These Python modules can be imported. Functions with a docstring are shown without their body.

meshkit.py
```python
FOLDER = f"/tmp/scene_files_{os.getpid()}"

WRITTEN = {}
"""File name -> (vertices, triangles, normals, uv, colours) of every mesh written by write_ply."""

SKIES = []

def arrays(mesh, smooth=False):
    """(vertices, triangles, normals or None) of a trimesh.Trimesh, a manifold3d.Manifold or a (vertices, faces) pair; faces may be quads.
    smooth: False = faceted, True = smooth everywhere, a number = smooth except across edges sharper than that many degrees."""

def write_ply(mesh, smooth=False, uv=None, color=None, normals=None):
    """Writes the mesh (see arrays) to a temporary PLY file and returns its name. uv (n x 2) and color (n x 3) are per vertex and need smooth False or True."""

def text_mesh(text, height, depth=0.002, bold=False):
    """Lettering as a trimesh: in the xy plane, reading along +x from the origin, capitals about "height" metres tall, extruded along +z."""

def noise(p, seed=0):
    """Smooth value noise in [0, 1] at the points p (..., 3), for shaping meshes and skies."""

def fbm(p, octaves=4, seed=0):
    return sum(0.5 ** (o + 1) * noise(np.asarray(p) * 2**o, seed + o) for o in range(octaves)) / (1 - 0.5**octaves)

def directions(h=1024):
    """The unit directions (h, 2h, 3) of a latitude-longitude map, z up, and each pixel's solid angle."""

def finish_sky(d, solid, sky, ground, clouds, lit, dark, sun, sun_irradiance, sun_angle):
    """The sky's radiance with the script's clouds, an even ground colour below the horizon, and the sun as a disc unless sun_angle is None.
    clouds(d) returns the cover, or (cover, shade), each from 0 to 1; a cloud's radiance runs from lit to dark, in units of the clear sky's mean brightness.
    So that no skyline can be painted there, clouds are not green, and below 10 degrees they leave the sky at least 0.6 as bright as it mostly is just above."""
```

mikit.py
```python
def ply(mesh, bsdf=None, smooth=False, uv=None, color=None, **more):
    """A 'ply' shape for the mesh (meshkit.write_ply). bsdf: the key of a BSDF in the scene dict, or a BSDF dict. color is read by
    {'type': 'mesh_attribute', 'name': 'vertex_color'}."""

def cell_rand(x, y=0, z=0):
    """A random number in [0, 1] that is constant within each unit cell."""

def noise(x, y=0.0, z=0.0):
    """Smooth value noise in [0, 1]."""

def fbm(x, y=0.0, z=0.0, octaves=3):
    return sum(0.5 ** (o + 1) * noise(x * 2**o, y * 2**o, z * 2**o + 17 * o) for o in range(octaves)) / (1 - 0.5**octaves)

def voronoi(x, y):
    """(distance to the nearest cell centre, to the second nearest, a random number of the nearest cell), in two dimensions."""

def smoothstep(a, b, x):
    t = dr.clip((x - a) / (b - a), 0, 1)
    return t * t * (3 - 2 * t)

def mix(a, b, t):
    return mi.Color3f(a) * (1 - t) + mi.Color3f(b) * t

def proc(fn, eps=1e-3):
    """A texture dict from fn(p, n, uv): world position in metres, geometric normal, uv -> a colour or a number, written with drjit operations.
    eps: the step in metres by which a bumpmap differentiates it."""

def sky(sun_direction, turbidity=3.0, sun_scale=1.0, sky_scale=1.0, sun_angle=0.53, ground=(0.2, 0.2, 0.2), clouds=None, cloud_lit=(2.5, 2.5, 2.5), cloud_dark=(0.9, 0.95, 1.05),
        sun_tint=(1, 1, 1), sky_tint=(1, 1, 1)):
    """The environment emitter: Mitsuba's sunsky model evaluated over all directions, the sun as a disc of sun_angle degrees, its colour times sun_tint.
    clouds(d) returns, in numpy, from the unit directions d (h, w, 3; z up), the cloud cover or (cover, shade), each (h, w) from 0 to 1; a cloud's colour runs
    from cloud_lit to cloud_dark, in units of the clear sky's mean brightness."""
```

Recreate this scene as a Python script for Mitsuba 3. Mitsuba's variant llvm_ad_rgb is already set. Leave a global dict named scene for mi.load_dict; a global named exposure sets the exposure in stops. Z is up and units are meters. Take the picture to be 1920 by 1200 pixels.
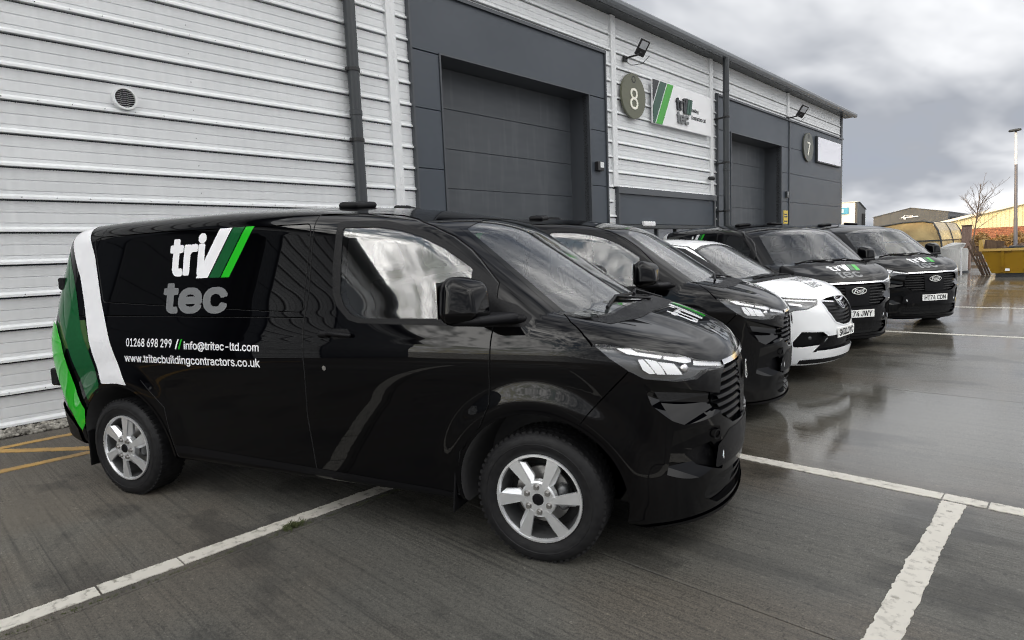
import math, random
import numpy as np, trimesh, manifold3d, shapely
import drjit as dr, mitsuba as mi, mikit, meshkit
from manifold3d import Manifold, CrossSection
from scipy.interpolate import PchipInterpolator
from shapely.geometry import Polygon, LineString, Point, box as sbox
from shapely.ops import unary_union
T = mi.ScalarTransform4f
scene, labels = {'type': 'scene'}, {}
rng = np.random.default_rng(7)

# ------------------------------------------------------------------ camera, sky, exposure
# x runs along the building's front (away from the camera), y into the building (front face at y = 0), z up
EYE = np.array([0.0, -8.0933, 1.5694])
FWD, UP = np.array([0.71676, 0.68957, -0.10368]), np.array([0.10377, 0.04156, 0.99373])
scene['camera'] = {'type': 'perspective', 'fov': 79.82, 'fov_axis': 'x', 'near_clip': 0.05, 'far_clip': 3000.0,
                   'to_world': T().look_at(origin=EYE.tolist(), target=(EYE + FWD).tolist(), up=UP.tolist())}
SUN = np.array([-0.86, 0.40, 0.30])
LIT, DARK = np.array([14.0, 13.75, 13.2]), np.array([0.455, 0.51, 0.62])

def clouds(d):
    x, y, z = d[..., 0], d[..., 1], np.maximum(d[..., 2], 0.0)
    k = 1.0 / (z + 0.14)
    q = np.stack([x * k * 1.0 + 3, y * k * 1.7 + 5, 0 * x + 0.5], -1)
    w = meshkit.fbm(q * 0.8 + 9, 3, 5)[..., None] - 0.5
    n = meshkit.fbm(q * 0.8 + 0.9 * w, 6, 2) - 0.5
    n2 = meshkit.fbm(q * np.array([2.3, 3.2, 1.0]) + 1.6 * w, 5, 11) - 0.5
    n3 = meshkit.fbm(q * np.array([8.0, 15.0, 1.0]) + 2.6 * w, 5, 21) - 0.5
    big = meshkit.fbm(q * np.array([0.45, 0.7, 1.0]) + 0.5 * w, 4, 31) - 0.5
    s = np.array([-0.93, 0.20, 0.36]); s = s / np.linalg.norm(s)
    glow = np.exp((d @ s - 1) * 7.0)                                  # the cloud brightens towards the low sun
    b = 1.40 - 2.3 * n - 1.1 * n2 - 2.4 * big + (0.45 - 2.2 * n) * np.exp(-(z / 0.07) ** 2) - 0.16 * np.exp(-((z - 0.14) / 0.05) ** 2)
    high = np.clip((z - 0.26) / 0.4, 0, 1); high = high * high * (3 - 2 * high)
    b = np.minimum(0.58 + 0.22 * np.log1p(np.exp((b - 0.70) / 0.22)), 2.0) * (1 + 2.1 * high * np.clip(0.62 - 0.45 * x - 0.55 * y, 0, 1.3))  # brightness added overhead and behind the camera to light the wall
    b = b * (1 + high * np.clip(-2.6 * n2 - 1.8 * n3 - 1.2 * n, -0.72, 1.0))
    b = b + 8.0 * glow * np.clip(0.46 - 3.4 * n2 - 2.6 * n3 - 1.0 * n, 0.0, 1.2)
    hole = np.clip((n2 + 0.7 * n3 + 0.02) * 7, 0, 1) * np.clip(glow * 2.4 - 0.25, 0, 1)
    return 1 - 0.8 * hole, np.clip((14.0 - b) / 13.5, 0, 1)

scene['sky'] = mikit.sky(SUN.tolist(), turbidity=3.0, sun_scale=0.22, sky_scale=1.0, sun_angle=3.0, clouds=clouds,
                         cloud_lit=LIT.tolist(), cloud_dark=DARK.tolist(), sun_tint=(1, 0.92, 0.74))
exposure = 3.05

# ------------------------------------------------------------------ helpers
def key_for(name, parent=None):
    base = f'{parent}__{name}' if parent else name
    k, i = base, 0
    while k in scene or k in labels or k in USED:
        i += 1; k = f'{base}_{i:03d}'
    USED.add(k)
    return k
USED = set()
def tag(k, label=None, cat=None, group=None, kind=None):
    d = labels.setdefault(k, {})
    for a, b in (('label', label), ('category', cat), ('group', group), ('kind', kind)):
        if b: d[a] = b
    return k
def thing(name, label, cat, group=None):
    return tag(key_for(name), label, cat, group)
def obj(name, mesh, bsdf, parent=None, smooth=False, **more):
    k = key_for(name, parent)
    scene[k] = mikit.ply(mesh, bsdf, smooth=smooth, **more)
    return k
def cat(*ms):
    return trimesh.util.concatenate([m for m in ms if m is not None])
def box(x0, x1, y0, y1, z0, z1):
    m = trimesh.creation.box((x1 - x0, y1 - y0, z1 - z0)); m.apply_translation(((x0 + x1) / 2, (y0 + y1) / 2, (z0 + z1) / 2)); return m
def bevel(x0, x1, y0, y1, z0, z1, b=0.006):
    """A box with chamfered edges."""
    c = [Manifold.cube((x1 - x0 - 2 * b * (i != 0), y1 - y0 - 2 * b * (i != 1), z1 - z0 - 2 * b * (i != 2))).translate((x0 + b * (i != 0), y0 + b * (i != 1), z0 + b * (i != 2))) for i in range(3)]
    return tm(Manifold.batch_hull(c))
def tm(man):
    m = man.to_mesh(); return trimesh.Trimesh(np.array(m.vert_properties[:, :3], float), np.array(m.tri_verts), process=False)
def man(mesh):
    return Manifold(manifold3d.Mesh(np.ascontiguousarray(mesh.vertices, np.float32), np.ascontiguousarray(mesh.faces, np.uint32)))
def tube(pts, r, n=8, cap=True):
    """A tube along a polyline; r a number or one per point."""
    p = np.asarray(pts, float); r = np.broadcast_to(r, (len(p),))
    t = np.gradient(p, axis=0); t /= np.linalg.norm(t, axis=1, keepdims=True)
    ref = np.array([0, 0, 1.0]) if abs(t[0, 2]) < 0.9 else np.array([1.0, 0, 0])
    a = np.cross(t, ref); a /= np.linalg.norm(a, axis=1, keepdims=True); b = np.cross(t, a)
    g = np.arange(n) * 2 * np.pi / n
    v = p[:, None] + r[:, None, None] * (np.cos(g)[None, :, None] * a[:, None] + np.sin(g)[None, :, None] * b[:, None])
    v = v.reshape(-1, 3); f = []
    for i in range(len(p) - 1):
        for j in range(n):
            q = [i * n + j, i * n + (j + 1) % n, (i + 1) * n + (j + 1) % n, (i + 1) * n + j]
            f += [[q[0], q[2], q[1]], [q[0], q[3], q[2]]]
    if cap:
        for i, s in ((0, 1), (len(p) - 1, -1)):
            c = len(v); v = np.vstack([v, p[i]])
            for j in range(n):
                e = [c, i * n + j, i * n + (j + 1) % n]; f.append(e if s > 0 else e[::-1])
    m = trimesh.Trimesh(v, f, process=False)
    return m
def frame(U, V, o=(0, 0, 0)):
    U, V = np.array(U, float), np.array(V, float); N = np.cross(U, V)
    M = np.eye(4); M[:3, 0], M[:3, 1], M[:3, 2], M[:3, 3] = U, V, N, o
    return M
def cs(poly):
    """shapely polygon(s), or a list of points -> CrossSection"""
    if isinstance(poly, CrossSection): return poly
    if isinstance(poly, (list, np.ndarray)): poly = Polygon(poly)
    out = []
    for g in getattr(poly, 'geoms', [poly]):
        g = shapely.geometry.polygon.orient(g)
        out.append(np.array(g.exterior.coords)[:-1]); out += [np.array(h.coords)[:-1] for h in g.interiors]
    return CrossSection(out, manifold3d.FillRule.EvenOdd)
def prism(poly, M, n0, n1):
    c = cs(poly)
    return Manifold.extrude(c, n1 - n0).translate((0, 0, n0)).transform(np.ascontiguousarray(M[:3], float))
def extr(poly, M, n0, n1): return tm(prism(poly, M, n0, n1))
def rounded(pts, r, res=6):
    """a polygon with rounded corners"""
    p = Polygon(pts); return p.buffer(-r, quad_segs=res).buffer(r, quad_segs=res)
def hull(spheres, n=12):
    """the hull of balls (x, y, z, r)"""
    return Manifold.batch_hull([Manifold.sphere(s[3], n).translate(s[:3]) for s in spheres])
def lathe(prof, n=48):
    """revolve (radius, axial) round the y axis"""
    p = np.asarray(prof, float); a = np.arange(n) * 2 * np.pi / n
    v = np.stack([p[:, 0][None] * np.cos(a)[:, None], np.broadcast_to(p[:, 1][None], (n, len(p))), p[:, 0][None] * np.sin(a)[:, None]], -1).reshape(-1, 3)
    k, f = len(p), []
    for i in range(n):
        for j in range(k - 1):
            q = [i * k + j, i * k + j + 1, ((i + 1) % n) * k + j + 1, ((i + 1) % n) * k + j]
            f += [[q[0], q[1], q[2]], [q[0], q[2], q[3]]]
    return trimesh.Trimesh(v, f, process=False)
def text_cs(text, bold=True):
    """lettering as a CrossSection scaled to the unit box (0..1, 0..1)"""
    m = meshkit.text_mesh(text, 1.0, 0.1, bold=bold)
    parts = [g for g in m.split(only_watertight=False)]
    c = Manifold.batch_boolean([man(g) for g in parts], manifold3d.OpType.Add).slice(0.05) if len(parts) > 1 else man(m).slice(0.05)
    b = c.bounds()
    return c.translate((-b[0], -b[1])).scale((1 / (b[2] - b[0]), 1 / (b[3] - b[1]))), (b[2] - b[0]) / (b[3] - b[1])
def text_at(text, x0, x1, y0, y1, bold=True):
    return text_cs(text, bold)[0].scale((x1 - x0, y1 - y0)).translate((x0, y0))
TEXTS = {}
XZ_OUT = frame((1, 0, 0), (0, 0, 1))        # u = x, v = z, normal -y (out of the building's front)

# ------------------------------------------------------------------ materials
def rgb(*c): return {'type': 'rgb', 'value': [float(v) for v in (c if len(c) == 3 else c * 3)]}
def mat(name, d): scene[name] = d; return name
def prin(name, base, rough=0.5, **k):
    return mat(name, {'type': 'twosided', 'bsdf': {'type': 'principled', 'base_color': base if isinstance(base, dict) else rgb(*base), 'roughness': rough, **k}})
def glossy(name, base, ior=1.5):
    return mat(name, {'type': 'twosided', 'bsdf': {'type': 'plastic', 'diffuse_reflectance': base if isinstance(base, dict) else rgb(*base), 'int_ior': ior}})
def bumped(name, base, rough, height, eps=1e-3, **k):
    return mat(name, {'type': 'twosided', 'bsdf': {'type': 'bumpmap', 'arbitrary': mikit.proc(height, eps), 'scale': 1.0,
               'bsdf': {'type': 'principled', 'base_color': base if isinstance(base, dict) else rgb(*base), 'roughness': rough, **k}}})
noise, fbm, sst, mix = mikit.noise, mikit.fbm, mikit.smoothstep, mikit.mix

# ------------------------------------------------------------------ the yard
def concrete_colour(p, n, uv):
    streak = fbm(p.x * 60, p.y * 1.2, 0.0, 3)            # brushed across, away from the building
    big = fbm(p.x * 0.35 + 7, p.y * 0.35, 0.0, 4)
    fine = noise(p.x * 90, p.y * 40, 0.0)
    spots = sst(0.58, 0.74, fbm(p.x * 3.1, p.y * 2.0, 3.0, 5))
    grit = noise(p.x * 210, p.y * 190, 1.0)
    brown = sst(0.42, 0.7, fbm(p.x * 0.9 + 4, p.y * 0.7, 6.0, 4))
    c = mix((0.036, 0.0345, 0.030), (0.098, 0.093, 0.082), dr.clip(0.20 + 0.36 * streak + 0.75 * (big - 0.38) + 0.22 * (fine - .5) + 0.60 * (grit - .5) + 0.35 * (noise(p.x * 520, p.y * 430, 5.0) - .5), 0, 1))
    c = c * mix((1, 1.01, 1.0), (1.05, 0.96, 0.87), brown)
    line = sst(0.60, 0.85, noise(p.x * 130, p.y * 0.9, 7.0)) * 0.24 + sst(0.78, 0.90, noise(p.x * 47, p.y * 0.5, 9.0)) * 0.20
    pit = sst(0.86, 0.92, noise(p.x * 64, p.y * 60, 12.0)); stone = sst(0.88, 0.93, noise(p.x * 95, p.y * 85, 15.0))
    return c * (1 - 0.40 * spots) * (1 - line) * (1 - 0.32 * pit) * (1 + 0.5 * stone)
def wet(p):
    """how much water stands on the concrete"""
    big = fbm(p.x * 0.30 + 3, p.y * 0.22 + 9, 0.0, 3)
    pud = fbm(p.x * 0.9, p.y * 0.6 + 3, 4.0, 3)
    return dr.clip(sst(1.5, 5.5, p.x) * 1.0 + 1.0 * (big - 0.5) + 0.9 * (pud - .5), 0, 1)
def concrete_rough(p, n, uv):
    s = fbm(p.x * 20, p.y * 1.2, 2.0, 3)
    return dr.clip(0.78 - 0.73 * wet(p) + 0.22 * (s - 0.48), 0.05, 0.9)
def concrete_relief(p, n, uv):
    s = noise(p.x * 55, p.y * 0.9, 0.0) * 0.6 + noise(p.x * 140, p.y * 2.0, 4.0) * 0.4
    g = noise(p.x * 400, p.y * 300, 1.0)
    return (s * 0.0030 + g * 0.0004) * (1.0 - 0.86 * wet(p))
bumped('concrete', mikit.proc(concrete_colour), mikit.proc(concrete_rough), concrete_relief, 2e-3, specular=0.75)
prin('dirt', (0.035, 0.03, 0.024), 0.9)
def line_colour(p, n, uv):
    w = sst(0.50, 0.80, fbm(p.x * 34, p.y * 34, 0.0, 4)) * 0.6
    s = sst(0.60, 0.66, noise(p.x * 70, p.y * 6, 1.0)) * 0.4 + sst(0.6, 0.7, noise(p.x * 6, p.y * 70, 2.0)) * 0.25
    return mix((0.47, 0.45, 0.405), (0.19, 0.18, 0.155), dr.clip(w * 0.6 + s * w * 1.5 + 0.1 * noise(p.x * 3, p.y * 3), 0, 1))
bumped('line_paint', mikit.proc(line_colour), 0.55, lambda p, n, uv: fbm(p.x * 60, p.y * 60, 0.0, 2) * 0.002)
bumped('yellow_paint', mikit.proc(lambda p, n, uv: mix((0.42, 0.25, 0.06), (0.20, 0.13, 0.06), fbm(p.x * 9, p.y * 9, 0.0, 3))), 0.6, lambda p, n, uv: fbm(p.x * 60, p.y * 60, 0.0, 2) * 0.0015)

g = trimesh.creation.box((1600, 1600, 0.1)); g.apply_translation((300, 0, -0.075))
def ground_colour(p, n, uv): return mix((0.075, 0.072, 0.066), (0.13, 0.125, 0.115), fbm(p.x * 0.2, p.y * 0.2, 0.0, 4))
prin('far_ground', mikit.proc(ground_colour), 0.35)
tag(obj('ground', g, 'far_ground'), 'grey hardstanding running to the horizon beyond the yard', kind='structure')
tag(key_for('yard'), 'brushed wet concrete yard in large slabs', kind='structure')
xs = [-21.7, -16.7, -11.9, -7.1, -2.3, 2.5, 7.35, 12.2, 17.05, 21.9, 26.8, 34, 42, 52]
ys = [-32, -18, -11.2, -4.70, -0.44]
for i in range(len(xs) - 1):
    for j in range(len(ys) - 1):
        obj('slab', bevel(xs[i] + .004, xs[i + 1] - .004, ys[j] + .004, ys[j + 1] - .004, -0.012, 0, 0.003), 'concrete', 'yard')
tag(obj('gravel_bed', box(-24, 29.2, -0.436, 0.05, -0.02, -0.008), 'dirt'), 'dark soil strip between the yard and the cladding', kind='structure')

def strip(a, b, w, jag=0.0022, step=0.022):
    """a painted line from a to b with uneven edges"""
    a, b = np.array(a, float), np.array(b, float); L = np.linalg.norm(b - a); n = int(L / step) + 1
    t = np.linspace(0, L, n); d = (b - a) / L; s = np.array([-d[1], d[0]])
    slow = lambda: np.interp(t, np.linspace(0, L, max(int(L / .35), 2)), rng.normal(0, jag * 1.6, max(int(L / .35), 2)))
    e1 = w / 2 + rng.normal(0, jag, n) + slow(); e2 = -w / 2 + rng.normal(0, jag, n) + slow()
    p = np.vstack([a + t[:, None] * d + e1[:, None] * s, (a + t[:, None] * d + e2[:, None] * s)[::-1]])
    return trimesh.creation.extrude_polygon(Polygon(p).buffer(0), 0.0042, engine='earcut')
def marking(name, segs, w, m, label, jag=0.0025):
    k = tag(key_for(name), label, kind='structure')
    for a, b in segs:
        q = strip(a, b, w, jag); q.apply_translation((0, 0, 0.0006)); obj('stripe', q, m, k)
marking('white_bay_line', [((-6, -4.56), (-2.05, -4.56)), ((-2.0, -4.56), (0.62, -4.56)), ((0.63, -4.56), (1.0, -4.56)), ((1.008, -4.56), (4.30, -4.56))], 0.12, 'line_paint', 'worn white line running along the slab joint beneath the nearest van')
marking('white_bay_line', [((4.38, -2.0), (4.38, -7.46)), ((4.38, -7.468), (4.38, -7.68)), ((4.38, -7.69), (4.38, -12.5))], 0.11, 'line_paint', 'long white line running out from under the front bumper of the nearest van')
marking('white_bay_line', [((-4, -7.53), (2.49, -7.53)), ((2.51, -7.53), (4.305, -7.53))], 0.112, 'line_paint', 'thick speckled white line in the bottom right corner meeting a crossing line', 0.003)
marking('white_bay_line', [((12.08, -2.5), (12.08, -13))], 0.12, 'line_paint', 'thin white line crossing the wet yard beside the white van')
marking('white_bay_line', [((16.95, -2.5), (16.95, -13))], 0.12, 'line_paint', 'farthest thin white line beyond the last van')
marking('yellow_hatching', [((-6, -0.82), (5, -0.82)), ((-6, -1.71), (5, -1.71))] + [((0.60 + 1.9 * k, -0.88), (1.30 + 1.9 * k, -1.65)) for k in range(-3, 3)], 0.10, 'yellow_paint', 'faded yellow hatched walkway behind the nearest van', 0.004)

# pebbles against the wall, weeds on the joint
prin('pebble', mikit.proc(lambda p, n, uv: mix((0.06, 0.055, 0.045), (0.40, 0.38, 0.34), noise(p.x * 23, p.y * 23, 0.0))), 0.7)
base = trimesh.creation.icosphere(1); ms = []
for i in range(2600):
    m = base.copy(); s = rng.uniform(.008, .022)
    m.vertices = m.vertices * rng.uniform(.6, 1.2, 3) * s
    m.apply_transform(trimesh.transformations.rotation_matrix(rng.uniform(0, 6), rng.normal(size=3)))
    m.apply_translation((rng.uniform(-.6, 2.4), rng.uniform(-.42, -.01), rng.uniform(-.004, .02))); ms.append(m)
tag(obj('gravel', cat(*ms), 'pebble'), 'loose grey pebbles along the foot of the white cladding', 'gravel', kind='stuff')
prin('weed_green', mikit.proc(lambda p, n, uv: mix((0.030, 0.042, 0.012), (0.075, 0.085, 0.03), noise(p.x * 60, p.y * 60, p.z * 60))), 0.6)
def tuft(cx, cy, n, h, sp):
    v, f = [], []
    for i in range(n):
        a = rng.uniform(0, 6.28); r = abs(rng.normal(0, sp)) * (i % 5 > 0); x, y = cx + r * math.cos(a) * 1.8, cy + r * math.sin(a) * .7
        hh = h * rng.uniform(.4, 1); lx, ly = rng.normal(0, .6, 2) * hh; w = rng.uniform(.0015, .003); b = rng.uniform(0, 3.14); k = len(v)
        v += [[x - w * math.cos(b), y - w * math.sin(b), 0], [x + w * math.cos(b), y + w * math.sin(b), 0], [x + lx * .5, y + ly * .5, hh * .75], [x + lx, y + ly, hh]]
        f += [[k, k + 1, k + 2], [k, k + 2, k + 3], [k + 1, k + 3, k + 2]]
    return trimesh.Trimesh(v, f, process=False)
tag(obj('weed', tuft(1.60, -4.650, 260, .035, .030), 'weed_green'), 'small tuft of green weed growing beside the white line under the van', 'weed')
tag(obj('moss', cat(*[tuft(x, -4.675, 12, .012, .02) for x in np.arange(-1.6, 2.6, .035) if rng.random() < .6]), 'weed_green'), 'thin dark moss along the slab joint by the white line', 'moss', kind='stuff')

# ------------------------------------------------------------------ the building
def clad_colour(p, n, uv):
    d = fbm(p.x * 0.7, p.z * 2.5, 0.0, 4); s = fbm(p.x * 22, p.z * 1.3, 5.0, 3)
    return mix((0.54, 0.553, 0.562), (0.70, 0.712, 0.72), dr.clip(0.25 + 0.6 * d + 0.45 * (s - .5), 0, 1))
prin('cladding', mikit.proc(clad_colour), 0.38, specular=0.4)
prin('white_trim', (0.66, 0.67, 0.675), 0.35)
def grey_colour(p, n, uv):
    d = fbm(p.x * 1.1, p.z * 1.1, p.y, 4)
    return mix((0.040, 0.049, 0.062), (0.055, 0.065, 0.080), d)
prin('grey_panel', mikit.proc(grey_colour), 0.42, specular=0.45)
prin('grey_flashing', (0.055, 0.060, 0.068), 0.35, specular=0.5)
prin('door_metal', mikit.proc(lambda p, n, uv: mix((0.043, 0.049, 0.057), (0.064, 0.070, 0.078), dr.clip(fbm(p.x * 2, p.z * 9, 0.0, 3) * .7 + .5 * sst(.5, .8, fbm(p.x * 9, p.z * 1.1, 3.0, 4)), 0, 1))), 0.45)
prin('gutter_metal', (0.125, 0.135, 0.148), 0.3, specular=0.5)
prin('black_plastic', (0.012, 0.012, 0.013), 0.45)
prin('dark_metal', (0.030, 0.034, 0.038), 0.35)
prin('sign_white', (0.74, 0.74, 0.75), 0.3)
prin('vent_white', (0.66, 0.67, 0.67), 0.4)
prin('black_hole', (0.006, 0.006, 0.006), 0.8)
B = thing('industrial_unit', 'long low industrial unit with white ribbed cladding and dark grey door surrounds', 'building')
Z0, RH, EAVE = 0.0133, 1 / 3, 6.80
RIB = [(0, 0), (.62, 0), (.62, .0), (.64, .004), (.66, 0), (.33, 0), (.31, .004), (.29, 0)]
def row_mesh(x0, x1, zt, h, bottom=True):
    """one rib of the sheet: pan with two fine grooves, a sloping flange and a lip, top edge at zt"""
    f = h / RH
    prof = [(zt, 0.0)]
    for t in (.35, .68):
        if t < f: prof += [(zt - (t - .016) * RH, 0.001), (zt - t * RH, 0.010), (zt - (t + .016) * RH, 0.001)]
    if f > .99: prof += [(zt - .79 * RH, 0.0), (zt - .87 * RH, -.034), (zt - .940 * RH, -.037), (zt - .945 * RH, -.034), (zt - .950 * RH, .012)]
    else: prof += [(zt - h, 0.0)]
    back = [(prof[-1][0], 0.028), (zt, 0.028)]
    poly = np.array([(y, z) for z, y in prof + back])
    M = frame((0, 1, 0), (0, 0, 1))        # u = y, v = z, normal +x
    return extr(Polygon(poly).buffer(0), M, x0, x1)
def bay(x0, x1, zlo, zhi):
    k = 0
    tops = [Z0 + RH * (i + 1) for i in range(22)]
    for zt in tops:
        lo = zt - RH
        if zt <= zlo + .02 or lo >= zhi - .02: continue
        top = min(zt, zhi)
        obj('cladding_rib', row_mesh(x0, x1, zt, RH) if top == zt else extr([(0, lo), (0.03, lo), (0.03, top), (0, top)], frame((0, 1, 0), (0, 0, 1)), x0, x1), 'cladding', B, smooth=False)
bay(-2.06, 5.86, 0.0, EAVE); bay(-24, -2.06, 5.95, EAVE); bay(-12, -7.64, 0, 5.95); bay(6.03, 6.29, 0, EAVE); bay(6.29, 11.64, 5.95, EAVE); bay(11.64, 11.90, 0, EAVE)
bay(12.08, 16.72, 3.05, EAVE); bay(11.90, 12.0, 0, 3.0); bay(16.90, 17.12, 0, EAVE); bay(17.12, 22.62, 5.92, EAVE); bay(22.80, 28.74, 5.92, EAVE)
def trim_strip(x0, x1, z0, z1):
    m = cat(bevel(x0, x1, -.052, .02, z0, z1, .004), box(x0 + .07, x0 + .078, -.0545, -.05, z0, z1), box(x0 + .10, x0 + .106, -.0545, -.05, z0, z1))
    obj('cladding_trim', m, 'white_trim', B)
trim_strip(5.86, 6.03, .02, EAVE); trim_strip(11.90, 12.08, 3.05, EAVE); trim_strip(16.72, 16.90, 3.05, EAVE); trim_strip(22.62, 22.80, 5.94, EAVE)
obj('corner_trim', bevel(28.74, 28.92, -.06, .2, 0, EAVE, .005), 'grey_flashing', B)
# fixings
ms = []
scr = trimesh.creation.icosphere(1, .0055)
for i in range(21):
    if i % 3 == 1:
        for x in np.arange(-4, 5.8, .30): m = scr.copy(); m.apply_translation((x + .07 * (i % 2), -.036, Z0 + RH * i + .04)); ms.append(m)
    m = scr.copy(); m.apply_translation((2.95, -.001, Z0 + RH * i + .16)); ms.append(m)
tag(obj('fixings', cat(*ms), 'dark_metal', B), kind='stuff')
# core walls, roof, eaves
obj('core_wall', cat(box(-24, 6.29, .031, .25, 5.9, EAVE), box(-24, -6.94, .031, .25, -.05, 5.9), box(-2.76, 6.29, .031, .25, -.05, 5.9), box(6.29, 11.64, .031, .25, 5.9, EAVE), box(11.64, 17.1, .031, .25, 0, EAVE), box(17.1, 28.9, .07, .25, 5.9, EAVE),
    box(-24, -23.8, .251, 20, 0, EAVE), box(28.7, 28.9, .251, 20, 0, EAVE), box(-24, 28.9, 20.001, 20.2, 0, EAVE)), 'grey_panel', B)
obj('roof', extr([(-.12, 6.90), (10, 7.75), (20.3, 6.90), (20.3, 6.84), (-.12, 6.84)], frame((0, 1, 0), (0, 0, 1)), -24.2, 29.3), 'gutter_metal', B)
obj('soffit', box(-24.2, 29.45, -.285, .02, 6.805, 6.83), 'dark_metal', B)
gp = rounded([(-.30, 6.80), (-.29, 6.97), (-.40, 6.97), (-.43, 6.93), (-.43, 6.86), (-.40, 6.80)], .01)
obj('gutter', extr(gp, frame((0, 1, 0), (0, 0, 1)), -24.2, 29.6), 'gutter_metal', B)
obj('fascia', box(-24.2, 29.45, -.288, -.02, 6.831, 6.91), 'gutter_metal', B)
# plinth line under the sheets
obj('drip_flashing', cat(box(-24, 6.29, -.02, .06, -.03, .012), box(11.64, 12.0, -.02, .06, -.03, .012)), 'dark_metal', B)

def panel(x0, x1, z0, z1, y=-.055, m='grey_panel', name='wall_panel', par=B, t=.05):
    return obj(name, bevel(x0 + .005, x1 - .005, y, y + t, z0 + .005, z1 - .005, .004), m, par)
def portal(x0, x1, ox0, ox1, zo, ztop, depth, lj, rj):
    obj('panel_backing', cat(box(x0, ox0, -.004, .1, 0, ztop), box(ox1, x1, -.004, .1, 0, ztop), box(ox0, ox1, -.004, .1, zo + .02, ztop)), 'black_hole', B)
    panel(x0, x1, zo, ztop)
    for z in zip(lj[:-1], lj[1:]): panel(x0, ox0 - .03, z[0], z[1])
    for z in zip(rj[:-1], rj[1:]): panel(ox1 + .03, x1, z[0], z[1])
    obj('head_flashing', extr([(.01, ztop - .006), (-.085, ztop - .006), (-.085, ztop - .05), (-.095, ztop - .05), (-.095, ztop + .012), (.01, ztop + .05)], frame((0, 1, 0), (0, 0, 1)), x0 - .03, x1 + .04), 'grey_flashing', B)
    obj('side_flashing', bevel(x1 + .002, x1 + .045, -.09, .02, 0, ztop - .01), 'grey_flashing', B)
    obj('side_flashing', bevel(x0 - .04, x0 - .002, -.09, .02, 0, ztop - .01), 'grey_flashing', B)
    obj('door_reveal', cat(box(ox0 - .03, ox0, -.075, depth + .1, 0, zo), box(ox1, ox1 + .03, -.075, depth + .1, 0, zo), box(ox0 - .03, ox1 + .03, -.076, depth + .1, zo, zo + .03)), 'grey_flashing', B)
    d = tag(key_for('sectional_door', B))
    z = 0.03
    while z < zo:
        t = min(z + .70, zo); obj('door_section', bevel(ox0, ox1, depth, depth + .05, z + .003, t - .003, .005), 'door_metal', d); z += .70
    obj('door_seal', box(ox0, ox1, depth + .01, depth + .06, 0, .03), 'black_plastic', d)
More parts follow.
